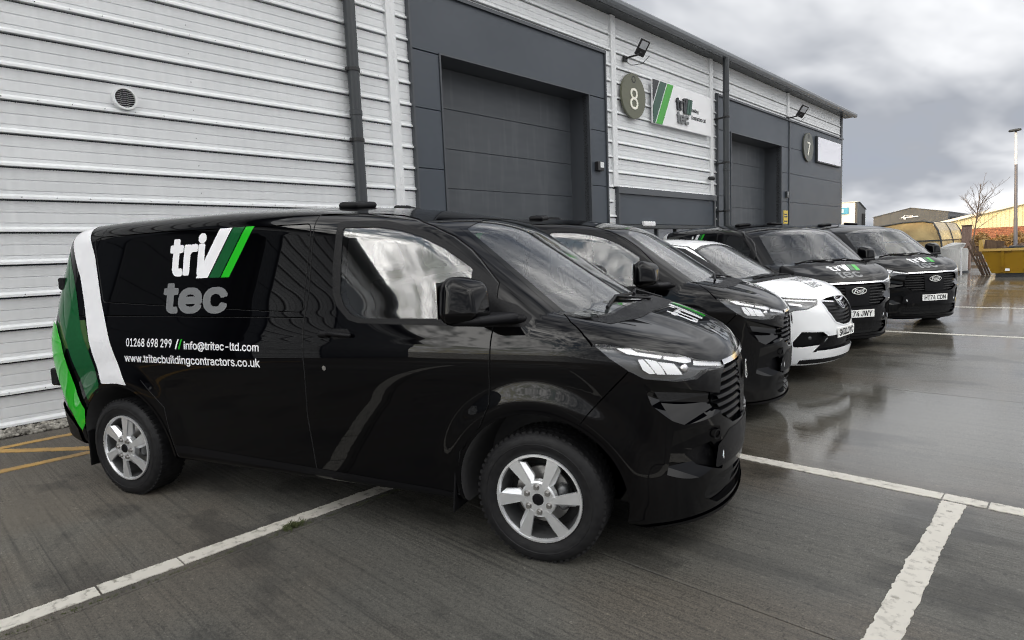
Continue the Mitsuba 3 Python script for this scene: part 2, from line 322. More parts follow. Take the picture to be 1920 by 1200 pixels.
portal(6.31, 11.60, 6.90, 10.99, 4.93, 5.94, .45, [0.02, 1.08, 2.08, 3.06, 4.02, 4.925], [0.02, 1.0, 2.0, 3.03, 4.22, 4.925])
portal(-7.6, -2.1, -6.9, -2.8, 4.93, 5.94, .45, [0.02, 1.08, 2.08, 3.06, 4.02, 4.925], [0.02, 1.0, 2.0, 3.03, 4.22, 4.925])
for z in ((0.02, 1.05), (1.05, 2.06), (2.06, 3.06), (3.06, 4.06), (4.06, 5.0), (5.0, 5.90)): panel(-24, -12, *z)
portal(17.16, 22.70, 18.02, 22.0, 4.93, 5.90, .50, [0.02, 1.05, 2.06, 3.06, 4.06, 4.925], [0.02, 1.05, 2.06, 3.06, 4.06, 4.925])
obj('panel_backing', box(22.746, 28.74, -.004, .07, 0, 5.9), 'black_hole', B)
for z in ((0.02, 1.05), (1.05, 2.06), (2.06, 3.06), (3.06, 4.06), (4.06, 4.95), (4.95, 5.90)): panel(22.75, 28.74, *z)
obj('head_flashing', extr([(.01, 5.894), (-.085, 5.894), (-.085, 5.85), (-.095, 5.85), (-.095, 5.912), (.01, 5.95)], frame((0, 1, 0), (0, 0, 1)), 22.75, 28.93), 'grey_flashing', B)
# the bay between the doors: panel over the entrance
obj('panel_backing', box(12.0, 16.9, -.004, .05, 2.12, 3.0), 'black_hole', B)
panel(12.08, 16.84, 2.20, 2.93)
obj('head_flashing', extr([(.01, 2.935), (-.085, 2.935), (-.10, 2.90), (-.11, 2.90), (-.10, 3.05), (.01, 3.06)], frame((0, 1, 0), (0, 0, 1)), 11.99, 16.96), 'grey_flashing', B)
obj('side_flashing', bevel(16.85, 16.93, -.095, .03, 0, 2.93), 'grey_flashing', B); obj('side_flashing', bevel(12.0, 12.07, -.095, .03, 0, 2.93), 'grey_flashing', B)
obj('transom', bevel(12.08, 16.84, -.10, .03, 2.10, 2.19), 'dark_metal', B)
scene['window_glass'] = {'type': 'thindielectric', 'int_ior': 1.6}
e = tag(key_for('entrance_screen', B))
for x in (12.1, 12.9, 13.75, 14.7, 15.7, 16.75): obj('frame', bevel(x, x + .07, -.05, .05, 0, 2.10), 'dark_metal', e)
obj('glass', box(12.15, 16.8, .0, .001, .05, 2.1), 'window_glass', e)
obj('blind', box(12.15, 16.8, .6, .62, .05, 2.1), 'gutter_metal', e)

# downpipes
def downpipe(x, y, label, brackets, r=.085, arm=None):
    k = thing('downpipe', label, 'drainpipe', 'downpipes on the front of the unit')
    obj('pipe', tube([(x, y, .02), (x, y, 6.80)], r, 20), 'dark_metal', k, smooth=40)
    for z in (1.3, 3.75, 5.9): obj('collar', lathe_z(x, y, z, r + .008, .07), 'dark_metal', k, smooth=40)
    for z in brackets:
        obj('bracket', cat(bevel(x - .13 if not arm else x - .1, x + .11, y - .02, y + .02, z - .025, z + .025), box(x - .03, x + .03, y + .02, -.002, z - .02, z + .02), lathe_z(x, y, z, r + .012, .05)), 'black_plastic', k)
def lathe_z(x, y, z, r, h):
    m = trimesh.creation.cylinder(r, h, sections=24); m.apply_translation((x, y, z)); return m
downpipe(5.17, -.125, 'dark grey downpipe on the white cladding left of the big door', (1.2, 3.36, 4.36))
downpipe(17.06, -.35, 'dark downpipe standing off the wall beside the far door', (2.6, 3.95, 5.2), .085)

# vent
k = thing('wall_vent', 'round louvred vent on the white cladding at left', 'vent')
V0 = (2.205, -.03, 3.525)
def disc(cx, cz, r, y0, y1, n=48): return extr(Point(cx, cz).buffer(r, quad_segs=n // 4), XZ_OUT, -y1, -y0)
obj('rim', extr(Point(V0[0], V0[2]).buffer(.125, quad_segs=16).difference(Point(V0[0], V0[2]).buffer(.103, quad_segs=16)), XZ_OUT, -.02, .068), 'vent_white', k)
obj('duct', disc(V0[0], V0[2], .104, -.02, -.01), 'black_hole', k)
for i in range(9):
    z = V0[2] - .088 + i * .022; w = math.sqrt(max(.103 ** 2 - (z - V0[2]) ** 2, 0))
    obj('louvre', extr([(-.055, z - .0045), (-.022, z + .004), (-.022, z + .0065), (-.055, z - .002)], frame((0, 1, 0), (0, 0, 1)), V0[0] - w, V0[0] + w), 'vent_white', k)

# number discs, company sign, blank board
prin('olive', (0.105, 0.108, 0.072), 0.4); prin('olive_dark', (0.085, 0.09, 0.075), 0.4)
prin('cream', (0.80, 0.78, 0.68), 0.4); prin('sign_black', (0.014, 0.015, 0.017), 0.3); prin('sign_grey', (0.16, 0.165, 0.17), 0.35)
prin('sign_dkgreen', (0.022, 0.075, 0.050), 0.3); prin('sign_green', (0.05, 0.33, 0.035), 0.3); prin('board_white', (0.70, 0.70, 0.76), 0.25)
def num_disc(x, z, r, num, m, label, y=-.11):
    k = thing('number_disc', label, 'number sign')
    obj('disc', extr(Point(x, z).buffer(r, quad_segs=24), XZ_OUT, -y - .05, -y), m, k)
    obj('ring', extr(Point(x, z + r * .74).buffer(r * .155, quad_segs=10).difference(Point(x, z + r * .74).buffer(r * .115, quad_segs=10)), XZ_OUT, -y + .001, -y + .006), 'sign_black', k)
    w = {'8': .33, '7': .27}[num] * r / .51
    obj('numeral', extr(text_at(num, x - w / 2, x + w / 2, z - .24 - .06, z + .24 - .06, False), XZ_OUT, -y + .001, -y + .012), 'cream', k)
    obj('standoff', box(x - .2, x + .2, y + .05, -.03, z - .02, z + .02), 'black_plastic', k)
num_disc(12.70, 5.15, .505, '8', 'olive', 'round olive sign with a cream number 8 between the doors')
num_disc(24.55, 5.13, .52, '7', 'olive_dark', 'round grey-green sign with a white number 7 near the far corner', -.12)
k = thing('company_sign', 'white company sign with slanted green and black stripes on the cladding', 'sign')
SX, SZ, SW, SH, SY = 13.52, 4.65, 3.08, 1.03, -.12
obj('board', bevel(SX, SX + SW, SY, SY + .05, SZ, SZ + SH, .004), 'sign_white', k)
obj('rail', box(SX + .1, SX + SW - .1, SY + .05, -.035, SZ + .5, SZ + .54), 'dark_metal', k)
clip = sbox(SX, SZ, SX + SW, SZ + SH)
def band(a, b, m):
    s = -.58
    p = Polygon([(SX + a, SZ + SH), (SX + b, SZ + SH), (SX + b + s, SZ), (SX + a + s, SZ)]).intersection(clip)
    obj('stripe', extr(p, XZ_OUT, -SY + .001, -SY + .012), m, k)
band(-.6, .30, 'sign_black'); band(.35, .66, 'sign_dkgreen'); band(.71, 1.0, 'sign_green')
obj('lettering', extr(text_at('tri', 14.62, 15.06, 5.10, 5.44), XZ_OUT, -SY + .004, -SY + .045), 'sign_black', k)
for i, m in enumerate(('sign_black', 'sign_dkgreen', 'sign_dkgreen')):
    a = 15.08 + i * .125; obj('slash', extr([(a - .07, 5.06), (a + .03, 5.06), (a + .13, 5.45), (a + .03, 5.45)], XZ_OUT, -SY + .004, -SY + .045), m, k)
obj('lettering', extr(text_at('tec', 14.66, 15.26, 4.78, 5.06), XZ_OUT, -SY + .004, -SY + .045), 'sign_grey', k)
obj('lettering', extr(text_at('Building', 15.45, 15.86, 5.14, 5.26), XZ_OUT, -SY + .001, -SY + .006), 'sign_black', k)
obj('lettering', extr(text_at('Contractors Ltd', 15.45, 16.27, 4.97, 5.08), XZ_OUT, -SY + .001, -SY + .006), 'sign_black', k)
k = thing('blank_board', 'blank pale sign board with dark frame beside the number 7', 'sign board')
obj('frame', bevel(25.45, 28.40, -.15, -.058, 4.66, 5.64, .01), 'dark_metal', k)
obj('face', box(25.50, 28.36, -.154, -.151, 4.71, 5.60), 'board_white', k)

# floodlights
prin('lamp_glass', (0.42, 0.43, 0.45), 0.15)
def flood(x, z, label, s=1.0):
    k = thing('floodlight', label, 'floodlight')
    R = trimesh.transformations.rotation_matrix(math.radians(28), (1, 0, 0)); R2 = trimesh.transformations.rotation_matrix(math.radians(-36), (0, 0, 1)) @ trimesh.transformations.rotation_matrix(math.radians(22), (0, 1, 0))
    def place(m):
        m.apply_transform(R); m.apply_transform(R2); m.apply_translation((x + .16 * s, -.62 * s, z + .10)); return m
    obj('housing', place(bevel(-.17 * s, .17 * s, -.03, .03, -.25 * s, .27 * s, .012)), 'black_plastic', k)
    obj('lens', place(box(-.115 * s, .115 * s, -.034, -.031, -.02 * s, .22 * s)), 'lamp_glass', k)
    obj('sensor', place(tm(hull([(0, -.04, -.15 * s, .035), (0, -.02, -.15 * s, .04)]))), 'black_plastic', k)
    obj('arm', tube([(x - .05, -.03, z - .08), (x - .03, -.25 * s, z - .06), (x + .13 * s, -.57 * s, z - .02)], .022, 8), 'black_plastic', k)
    obj('mount', bevel(x - .11, x + .01, -.10, -.03, z - .14, z - .02), 'black_plastic', k)
    obj('cable', tube([(x - .05, -.06, z - .12), (x, -.20, z - .24), (x + .10, -.42, z - .24), (x + .15, -.58, z - .10)], .008, 6), 'black_plastic', k)
flood(12.48, 6.02, 'black floodlight on an arm above the number 8 sign', .68); flood(22.62, 6.0, 'black floodlight on an arm at the top of the far grey panels', .78)
# small fittings
k = thing('keypad_box', 'small dark box with pale face on the right jamb of the big door', 'alarm box')
obj('case', bevel(11.16, 11.38, -.15, -.056, 3.34, 3.54, .01), 'black_plastic', k); obj('face', box(11.24, 11.37, -.153, -.151, 3.41, 3.53), 'vent_white', k)
k = thing('bulkhead_light', 'small white bulkhead light above the entrance', 'light')
obj('case', bevel(13.0, 13.52, -.15, -.056, 2.15, 2.27, .02), 'sign_white', k)
k = thing('hazard_notice', 'yellow and black notice on the far door jamb', 'notice')
prin('notice_yellow', (0.55, 0.40, 0.06), 0.5)
obj('plate', box(22.22, 22.62, -.068, -.057, 2.30, 2.76), 'notice_yellow', k)
for z in (2.36, 2.52, 2.60): obj('print', box(22.27, 22.57, -.070, -.0685, z, z + .05), 'sign_black', k)
k = thing('junction_box', 'small grey box on the panel beside the far door', 'box')
obj('case', bevel(22.38, 22.56, -.13, -.056, 3.20, 3.42, .01), 'dark_metal', k); obj('cover', box(22.41, 22.53, -.133, -.131, 3.28, 3.40), 'gutter_metal', k)
k = thing('camera_dome', 'tiny black camera on the white cladding trim', 'camera')
obj('body', tm(hull([(16.62, -.06, 3.52, .05), (16.62, -.16, 3.50, .06)])), 'black_plastic', k)

# ------------------------------------------------------------------ vehicles: smooth bodies as signed fields, meshed by casting rays from an inner skeleton
def smax(a, b, r):
    h = np.clip(0.5 - 0.5 * (b - a) / r, 0, 1)
    return b + (a - b) * h + r * h * (1 - h)
def smin(a, b, r): return -smax(-a, -b, r)
def sstep(a, b, x):
    t = np.clip((x - a) / (b - a), 0, 1); return t * t * (3 - 2 * t)
def curve(pts):
    p = np.array(pts, float); return PchipInterpolator(p[:, 0], p[:, 1], extrapolate=True)
def vanshape(sp):
    """x forward from the front axle, y left, z up; below 0 inside"""
    def f(P):
        x, y, z = P[..., 0], np.abs(P[..., 1]), P[..., 2]
        w = sp['w'](np.clip(z, .1, 2.1)) * (1 - sp['taper'] * (1 - sstep(sp['xt'][1], sp['xt'][0], x)))
        for xc, A in sp['flare']:
            r = np.hypot(x - xc, z - sp['zw'])
            w = w + A * (1 - sstep(sp['fr'][0], sp['fr'][1], r)) * sstep(.15, .5, z)
        dn = sp['dent']
        w = w - dn[0] * np.exp(-((z - dn[1]) / dn[2]) ** 2) * sstep(dn[3], dn[3] + .25, x) * (1 - sstep(dn[4] - .25, dn[4], x))
        n, x0 = sp['n'], sp['x0']
        a = sp['xf'](np.clip(z, .1, 1.5)) - x0
        g = ((y / w) ** n + (np.maximum(x - x0, 0) / a) ** n) ** (1 / n)
        d = smax((g - 1) * w * .9, sp['xr'](np.clip(z, .1, 2.1)) - x, sp['rr'])
        roof = sp['roof'](x) - sp['crown'] * (y / .8) ** 2
        ws = sp['ws'][0] + (sp['ws'][1] - sp['ws'][2] * y * y - x) / sp['ws'][3]
        hood = sp['hood'](x) - sp['hy'] * y * y - sp['hc'] * sstep(.40, .62, y + .22 * (x - .3))
        d = smax(d, (z - smin(roof, np.maximum(ws, hood), sp['rw'])) * .9, sp['rt'])
        return smax(d, sp['zb'](x) - z, .05)
    return f
def starmesh(F, lo, hi, slo, shi, step, level=0.0):
    lo, hi, slo, shi = map(np.array, (lo, hi, slo, shi))
    N = np.maximum(((hi - lo) / step).astype(int), 2); V, Fc, index = [], [], {}
    ids = -np.ones((N[0] + 1, N[1] + 1, N[2] + 1), int)
    grids = np.stack(np.meshgrid(*[np.arange(n + 1) for n in N], indexing='ij'), -1)
    on = ((grids == 0) | (grids == N)).any(-1); ids[on] = np.arange(on.sum())
    V = lo + (hi - lo) * grids[on] / N
    for ax in range(3):
        b, c = (ax + 1) % 3, (ax + 2) % 3
        for side in (0, 1):
            sl = [slice(None)] * 3; sl[ax] = 0 if side == 0 else N[ax]
            g = ids[tuple(sl)]
            if b > c: g = g.T
            q = np.stack([g[:-1, :-1], g[1:, :-1], g[1:, 1:], g[:-1, 1:]], -1).reshape(-1, 4)
            if side == 0: q = q[:, ::-1]
            par = (np.arange(len(q)) % 2 == 0)
            Fc += [q[:, [0, 1, 2]], q[:, [0, 2, 3]]]
    S = np.clip(V, slo, shi); D = V - S
    a, b = np.zeros(len(V)), np.ones(len(V))
    for _ in range(26):
        m = (a + b) / 2; inside = F(S + m[:, None] * D) < level
        a, b = np.where(inside, m, a), np.where(inside, b, m)
    return trimesh.Trimesh(S + b[:, None] * D, np.vstack(Fc), process=False)
def grad(F, v, e=1.5e-3):
    g = np.stack([F(v + e * d) - F(v - e * d) for d in np.eye(3)], -1)
    return g / np.maximum(np.linalg.norm(g, axis=1, keepdims=True), 1e-9)
class Piece:
    """triangles with corner normals"""
    def __init__(s, v, f, n): s.v, s.f, s.n = v, f, n
    def mirror(s): return Piece(s.v * [1, -1, 1], s.f[:, ::-1], s.n * [1, -1, 1])
    def moved(s, off): return Piece(s.v + s.n * off, s.f, s.n)
    def ply(s, bsdf): return {'type': 'ply', 'filename': meshkit.write_ply((s.v, s.f), True, normals=s.n), 'face_normals': False, 'bsdf': {'type': 'ref', 'id': bsdf}}
def shaded(F, mesh, tol=.004):
    """splits a solid cut from the body into its outer skin (with the field's own normals) and its cut faces (flat)"""
    v, f = np.array(mesh.vertices), np.array(mesh.faces)
    c = np.cross(v[f[:, 1]] - v[f[:, 0]], v[f[:, 2]] - v[f[:, 0]]); ln = np.linalg.norm(c, axis=1); keep = ln > 1e-10
    f, c = f[keep], c[keep] / ln[keep][:, None]
    G, near = grad(F, v), np.abs(F(v)) < tol
    skin = near[f].all(1) & ((G[f].mean(1) * c).sum(1) > .75)
    def part(sel, smooth):
        if not sel.any(): return None
        if smooth:
            u, inv = np.unique(f[sel], return_inverse=True); return Piece(v[u], inv.reshape(-1, 3), G[u])
        w = v[f[sel]].reshape(-1, 3); return Piece(w, np.arange(len(w)).reshape(-1, 3), np.repeat(c[sel], 3, 0))
    return part(skin, True), part(~skin, False), (v, f, c, skin)
def join(*ps):
    ps = [p for p in ps if p is not None]; o = np.cumsum([0] + [len(p.v) for p in ps])
    return Piece(np.vstack([p.v for p in ps]), np.vstack([p.f + k for p, k in zip(ps, o)]), np.vstack([p.n for p in ps]))
def flat(mesh, angle=35):
    if angle is False:
        w = np.array(mesh.vertices)[np.array(mesh.faces)]; c = np.cross(w[:, 1] - w[:, 0], w[:, 2] - w[:, 0]); c /= np.maximum(np.linalg.norm(c, axis=1, keepdims=True), 1e-12)
        return Piece(w.reshape(-1, 3), np.arange(3 * len(w)).reshape(-1, 3), np.repeat(c, 3, 0))
    v, f, n = meshkit.arrays(mesh, angle); return Piece(v, f, n)

SIDE_R, TOP, FRONT = frame((1, 0, 0), (0, 0, 1)), frame((1, 0, 0), (0, 1, 0)), frame((0, 1, 0), (0, 0, 1))
HU = np.array([.743, .669, 0])
LAMP_R, LAMP_L = frame(HU, (0, 0, 1)), frame(HU * [-1, 1, 1], (0, 0, 1))
LOGO = frame((0, 1, 0), (-1, 0, 0))

glossy('paint_black', (0.0008, 0.0008, 0.0014), 1.36)
glossy('paint_white', (0.78, 0.79, 0.80), 1.5)
glossy('glass_black', (0.0008, 0.0008, 0.0012), 1.38)
glossy('vinyl_white', (0.80, 0.80, 0.82), 1.45)
glossy('vinyl_grey', (0.17, 0.175, 0.18), 1.45)
glossy('vinyl_dkgreen', (0.010, 0.085, 0.028), 1.45)
glossy('vinyl_mdgreen', (0.010, 0.115, 0.012), 1.45)
glossy('vinyl_green', (0.02, 0.42, 0.02), 1.45)
prin('trim_black', (0.005, 0.005, 0.006), 0.42, specular=.14)
prin('rubber', mikit.proc(lambda p, n, uv: mix((0.006, 0.006, 0.007), (0.013, 0.013, 0.014), noise(p.x * 40, p.y * 40, p.z * 40))), 0.55, specular=.22)
prin('rubber_seal', (0.007, 0.007, 0.008), 0.5, specular=.2)
prin('alloy', (0.70, 0.71, 0.72), 0.30, metallic=0.7, specular=0.6)
prin('alloy_dark', (0.13, 0.133, 0.137), 0.4, metallic=0.7)
prin('steel', (0.42, 0.41, 0.40), 0.35, metallic=1.0)
prin('chrome', (0.80, 0.80, 0.81), 0.12, metallic=1.0)
prin('lamp_white', (0.86, 0.87, 0.89), 0.25)
prin('lamp_bowl', (0.12, 0.125, 0.13), 0.2, metallic=0.6)
prin('seat_cloth', (0.045, 0.045, 0.048), 0.85)
prin('cabin_grey', (0.05, 0.05, 0.052), 0.7)
prin('lining', (0.16, 0.16, 0.155), 0.8)
prin('plate_white', (0.72, 0.72, 0.70), 0.3)
prin('tail_red', (0.012, 0.05, 0.016), 0.12, clearcoat=1.0)
prin('tail_amber', (0.035, 0.08, 0.02), 0.12, clearcoat=1.0)
scene['glass_side'] = {'type': 'thindielectric', 'int_ior': 1.72, 'specular_transmittance': rgb(0.15, 0.17, 0.18)}
scene['glass_screen'] = {'type': 'thindielectric', 'int_ior': 1.55, 'specular_transmittance': rgb(0.60, 0.65, 0.64)}
scene['glass_lamp'] = {'type': 'thindielectric', 'int_ior': 1.5}

def wheel_parts(R, rim_r, width, spokes, lugs, alloy='alloy'):
    """a wheel whose outer face looks along -y, rim plane at y = 0"""
    w, r1 = width, rim_r
    prof = [(r1 - .012, .012), (r1 + .012, .004), (r1 + .03, -.004), (R - .055, -.012), (R - .025, -.004), (R - .008, .016), (R, .034), (R, w - .04), (R - .008, w - .02), (R - .04, w), (r1 + .02, w), (r1 - .01, w - .01)]
    tyre = lathe(prof, 72); blocks = []
    for i in range(60):
        a = 2 * math.pi * i / 60
        for y0, y1, sh in ((.012, .055, 0), (.062, .100, .5), (.107, .145, .2), (.152, w - .014, .7)):
            b = trimesh.creation.box((.018, y1 - y0, .020)); b.apply_translation((R - .0075, (y0 + y1) / 2, 0))
            b.apply_transform(trimesh.transformations.rotation_matrix(-(a + sh * .105), (0, 1, 0))); blocks.append(b)
    ring = lathe([(r1 + .055, -.0105), (r1 + .058, -.0135), (r1 + .061, -.0110)], 72)
    bl = cat(*blocks)
    out = {'tyre': (join(flat(tyre, 50), flat(ring, 30), flat(bl, False)), 'rubber')}
    barrel = lathe([(r1 + .004, .004), (r1 + .002, -.006), (r1 - .008, -.007), (r1 - .014, .004), (r1 - .022, .03), (r1 - .03, .12), (r1 - .02, w - .03), (r1 - .02, w - .028)], 64)
    out['rim'] = (flat(barrel, 30), alloy)
    inner_ = lathe([(r1 - .0145, .006), (r1 - .0235, .031), (r1 - .032, .12), (r1 - .05, .13)], 64); out['rim_well'] = (flat(inner_, 30), 'alloy_dark')  # dark metal tone puts the shade of the wheel openings into the barrel
    sp = []; sd = []
    for i in range(spokes):
        a0 = 2 * math.pi * i / spokes
        P = lambda r, da, y: (r * math.sin(a0 + da), y, r * math.cos(a0 + da))
        ro, ri = r1 - .006, .070
        A = [P(ro, -.17, -.004), P(ro, .13, -.004), P(ri + .05, .15, -.009), P(ri, .30, -.012), P(ri, -.10, -.012)]
        sp.append(tm(Manifold.hull_points([(x, y + dy, z) for x, y, z in A for dy in (0, .018)])))
        Bq = [P(ro - .010, .12, .002), P(ro - .032, .24, .020), P(ri + .045, .40, .020), P(ri, .28, -.006)]
        sd.append(tm(Manifold.hull_points([(x, y + dy, z) for x, y, z in Bq for dy in (0, .016)])))
    hub = lathe([(.0, -.010), (.086, -.010), (.094, -.004), (.096, .03), (.0, .03)], 36)
    out['spokes'] = (join(flat(cat(*sp), 20), flat(hub, 30)), alloy); out['spoke_facets'] = (flat(cat(*sd), 20), alloy if spokes == 6 else alloy)
    nuts = []; wells = []
    for i in range(lugs):
        a = 2 * math.pi * (i + .5) / lugs; c = (.064 * math.sin(a), .064 * math.cos(a))
        n = trimesh.creation.cylinder(.0115, .02, sections=6); n.apply_transform(trimesh.transformations.rotation_matrix(math.pi / 2, (1, 0, 0))); n.apply_translation((c[0], -.016, c[1])); nuts.append(n)
        q = lathe([(.0, -.0108), (.0165, -.0108), (.0168, -.0100)], 16); q.apply_translation((c[0], 0, c[1])); wells.append(q)
    for i in range(lugs): out['wheel_nut' + (f'_{i:03d}' if i else '')] = (join(flat(nuts[i], 30), flat(wells[i], 30)), 'steel')
    out['hub_cap'] = (flat(lathe([(.0, -.018), (.026, -.017), (.031, -.010)], 28), 40), 'trim_black')
    out['brake_disc'] = (flat(lathe([(.06, .075), (.148, .075), (.148, .10), (.06, .10)], 48), 30), 'steel')
    cal = tm(hull([(.12 * math.sin(a), y, .12 * math.cos(a), .03) for a in (1.2, 1.55, 1.9) for y in (.06, .11)]))
    out['brake_caliper'] = (flat(cal, 40), 'alloy_dark')
    out['hub_back'] = (flat(lathe([(.0, .12), (r1 - .03, .12)], 40), 30), 'black_hole')
    return out
def seat_mesh(x, y, z):
    return tm(hull([(x - .22, y - .2, z, .06), (x + .25, y - .2, z + .03, .06), (x - .22, y + .2, z, .06), (x + .25, y + .2, z + .03, .06)])), \
        tm(hull([(x - .24, y - .18, z + .05, .06), (x - .24, y + .18, z + .05, .06), (x - .36, y - .17, z + .55, .05), (x - .36, y + .17, z + .55, .05)])), \
        tm(hull([(x - .38, y - .09, z + .70, .05), (x - .38, y + .09, z + .70, .05), (x - .40, y - .07, z + .80, .04), (x - .40, y + .07, z + .80, .04)]))

class Vehicle:
    """builds one vehicle's parts in its own frame"""
    def __init__(s, sp, lo, hi, slo, shi, step):
        s.F = vanshape(sp); s.parts = []
        s.body = man(starmesh(s.F, lo, hi, slo, shi, step)); s.full = s.body
        s.inner = man(starmesh(s.F, lo, hi, slo, shi, step * 2.2, -.055))
    def add(s, name, piece, bsdf, label=None):
        if piece is not None and len(piece.f): s.parts.append((name, piece.ply(bsdf), label))
    def cut(s, m): s.body = s.body - m
    def pocket(s, m): s.body = s.body - (m - s.inner)
    def groove(s, line, M, n0, n1, w=.006):
        s.cut(prism(LineString(line).buffer(w / 2, cap_style=2, join_style=1), M, n0, n1))
    def take(s, m): 
        c = s.body ^ m; s.body = s.body - m; return tm(c)
    def patch(s, poly, M, n0, n1, off=.0015, src=None):
        a, b, c = shaded(s.F, tm((src or s.full) ^ prism(poly, M, n0, n1)))
        return a.moved(off) if a is not None else None
    def floor(s, poly, M, n0, n1, depth):
        a, b, c = shaded(s.F, tm(s.full ^ prism(poly, M, n0, n1))); return a.moved(-depth)

# ------------------------------------------------------------------ the black vans
SPV = dict(w=curve([(.1,.88),(.25,.922),(.32,.938),(.45,.952),(.6,.967),(.8,.985),(1.0,.998),(1.09,.993),(1.15,.982),(1.26,.958),(1.31,.947),(1.44,.9205),(1.57,.894),(1.70,.8675),(1.83,.841),(2.1,.78)]),
    taper=.012, xt=(-2.4,-4.2), flare=[(0,.030),(-3.1,.020)], zw=.345, fr=(.47,.63), dent=(.0,.55,.14,-2.7,-.35), n=2.3, x0=.1,
    xf=curve([(.1,.88),(.2,.91),(.3,.925),(.4,.935),(.55,.945),(.7,.948),(.85,.944),(.95,.935),(1.05,.915),(1.2,.86),(1.5,.8)]),
    xr=curve([(.1,-4.0),(.5,-4.05),(1.1,-4.05),(1.9,-3.93),(2.1,-3.9)]), rr=.45,
    roof=curve([(-4.3,1.89),(-3.8,1.955),(-3.2,1.985),(-2.4,1.985),(-1.7,1.965),(-1.2,1.925),(-.8,1.87),(-.4,1.785),(0,1.66),(.6,1.4)]), crown=.075,
    ws=(1.305,.27,.35,1.44), hood=curve([(-.4,1.42),(.1,1.335),(.27,1.298),(.5,1.232),(.657,1.172),(.778,1.112),(.88,1.045),(.96,.97),(1.1,.8)]), hy=.07, hc=.018,
    rw=.05, rt=.10, zb=curve([(-4.2,.38),(-3.5,.31),(-2.7,.28),(-.4,.245),(.3,.22),(.6,.17),(1,.15)]))
def both(poly):
    """a side outline and the prisms for the right and the left flank"""
    return [prism(poly, SIDE_R, .55, 1.4), prism(poly, SIDE_R, -1.4, -.55)]
def build_van():
    V = Vehicle(SPV, (-4.3, -1.15, .05), (1.15, 1.15, 2.15), (-3.55, -.55, .55), (.42, .55, 1.02), .021)
    F = V.F
    arch = [Point(x, .345).buffer(.445, quad_segs=24) for x in (0, -3.1)]
    for a in arch: V.cut(prism(a, SIDE_R, .58, 1.5)); V.cut(prism(a, SIDE_R, -1.5, -.58))
    # cabin
    cab = V.inner ^ man(box(-1.30, .14, -1, 1, .82, 2.1)); V.cut(cab)
    glass = rounded([(-1.197,1.776),(-.966,1.768),(-.817,1.742),(-.668,1.697),(-.529,1.631),(-.43,1.568),(-.352,1.515),(-.342,1.255),(-1.03,1.255),(-1.10,1.275),(-1.16,1.33),(-1.19,1.40),(-1.197,1.536)], .018)
    seal = rounded([(-1.238,1.80),(-1.215,1.812),(-.93,1.80),(-.76,1.760),(-.61,1.708),(-.471,1.625),(-.363,1.545),(-.218,1.432),(-.205,1.36),(-.10,1.325),(-.01,1.262),(-.04,1.218),(-.28,1.215),(-1.05,1.232),(-1.12,1.25),(-1.205,1.325),(-1.238,1.40),(-1.25,1.55)], .012)
    # windscreen outline seen along its own normal: u = y, v up the slope
    sl = np.array([-1.44, 0, 1.0]); sl /= np.linalg.norm(sl)
    WS = frame((0, 1, 0), sl, (.27, 0, 1.305))
    wpol = rounded([(-.80,-.005),(-.62,-.055),(0,-.095),(.62,-.055),(.80,-.005),(.655,.88),(.40,.925),(0,.94),(-.40,.925),(-.655,.88)], .05)
    wbig = rounded([(-.85,-.035),(-.64,-.10),(0,-.14),(.64,-.10),(.85,-.035),(.685,.915),(.42,.965),(0,.98),(-.42,.965),(-.685,.915)], .05)
    screen = V.patch(wpol, WS, -.5, .5, -.002); band_ = V.patch(wbig.difference(wpol.buffer(-.004)), WS, -.5, .5, .0012)
    V.cut(prism(wpol, WS, -.5, .5))
    pane = V.patch(glass, SIDE_R, .55, 1.4, -.004)
    for m in both(glass): V.cut(m)
    # lamps, grille and air intakes are pockets that follow the skin
    head = rounded([(-.423,1.139),(-.340,1.130),(-.189,1.100),(-.008,1.064),(.127,1.022),(.235,.998),(.345,.979),(.335,.958),(.240,.958),(.164,.957),(.095,.931),(-.029,.934),(-.205,.962),(-.28,1.006),(-.359,1.068)], .004)
    mir = lambda p: Polygon([(-a, b) for a, b in p.exterior.coords])
    V.pocket(prism(head, LAMP_R, .2, 1.4)); V.pocket(prism(mir(head), LAMP_L, .2, 1.4))
    grille = rounded([(-.455,.965),(-.52,.925),(-.545,.82),(-.53,.715),(-.40,.648),(-.2,.632),(.2,.632),(.40,.648),(.53,.715),(.545,.82),(.52,.925),(.455,.965)], .03)
    V.pocket(prism(grille, FRONT, .3, 1.3))
    # the corner recess under the lamp with its sloping ledge, and the fog lamp pocket below
    recess = rounded([(-.245,.925),(.02,.905),(.30,.875),(.285,.742),(.11,.725),(-.045,.690),(-.19,.815)], .01)
    fog = rounded([(.03,.555),(.215,.585),(.29,.50),(.31,.415),(.12,.478)], .01)
    low = rounded([(-.13,.455),(.09,.335),(.11,.372),(-.10,.492)], .01)
    for p in (fog,): V.pocket(prism(p, LAMP_R, .2, 1.4)); V.pocket(prism(mir(p), LAMP_L, .2, 1.4))
    # a wedge: deep at the top, running out to the skin at the ledge
    W1 = ((-.215,.948,-.002),(-.157,.905,-.002),(.03,.872,-.002),(.285,.828,-.002),(-.13,.885,.045),(.03,.858,.05),(.29,.812,.05),(-.10,.835,.045),(.16,.775,.05),(.30,.765,.04),(-.195,.827,-.02),(-.046,.704,-.02),(.16,.706,-.02),(.29,.735,-.01))
    W2 = ((-.05,.688,.004),(.10,.700,.012),(.27,.66,0),(.30,.50,0),(.15,.405,-.01),(-.085,.455,-.012),(-.045,.60,.028),(-.07,.50,.028))
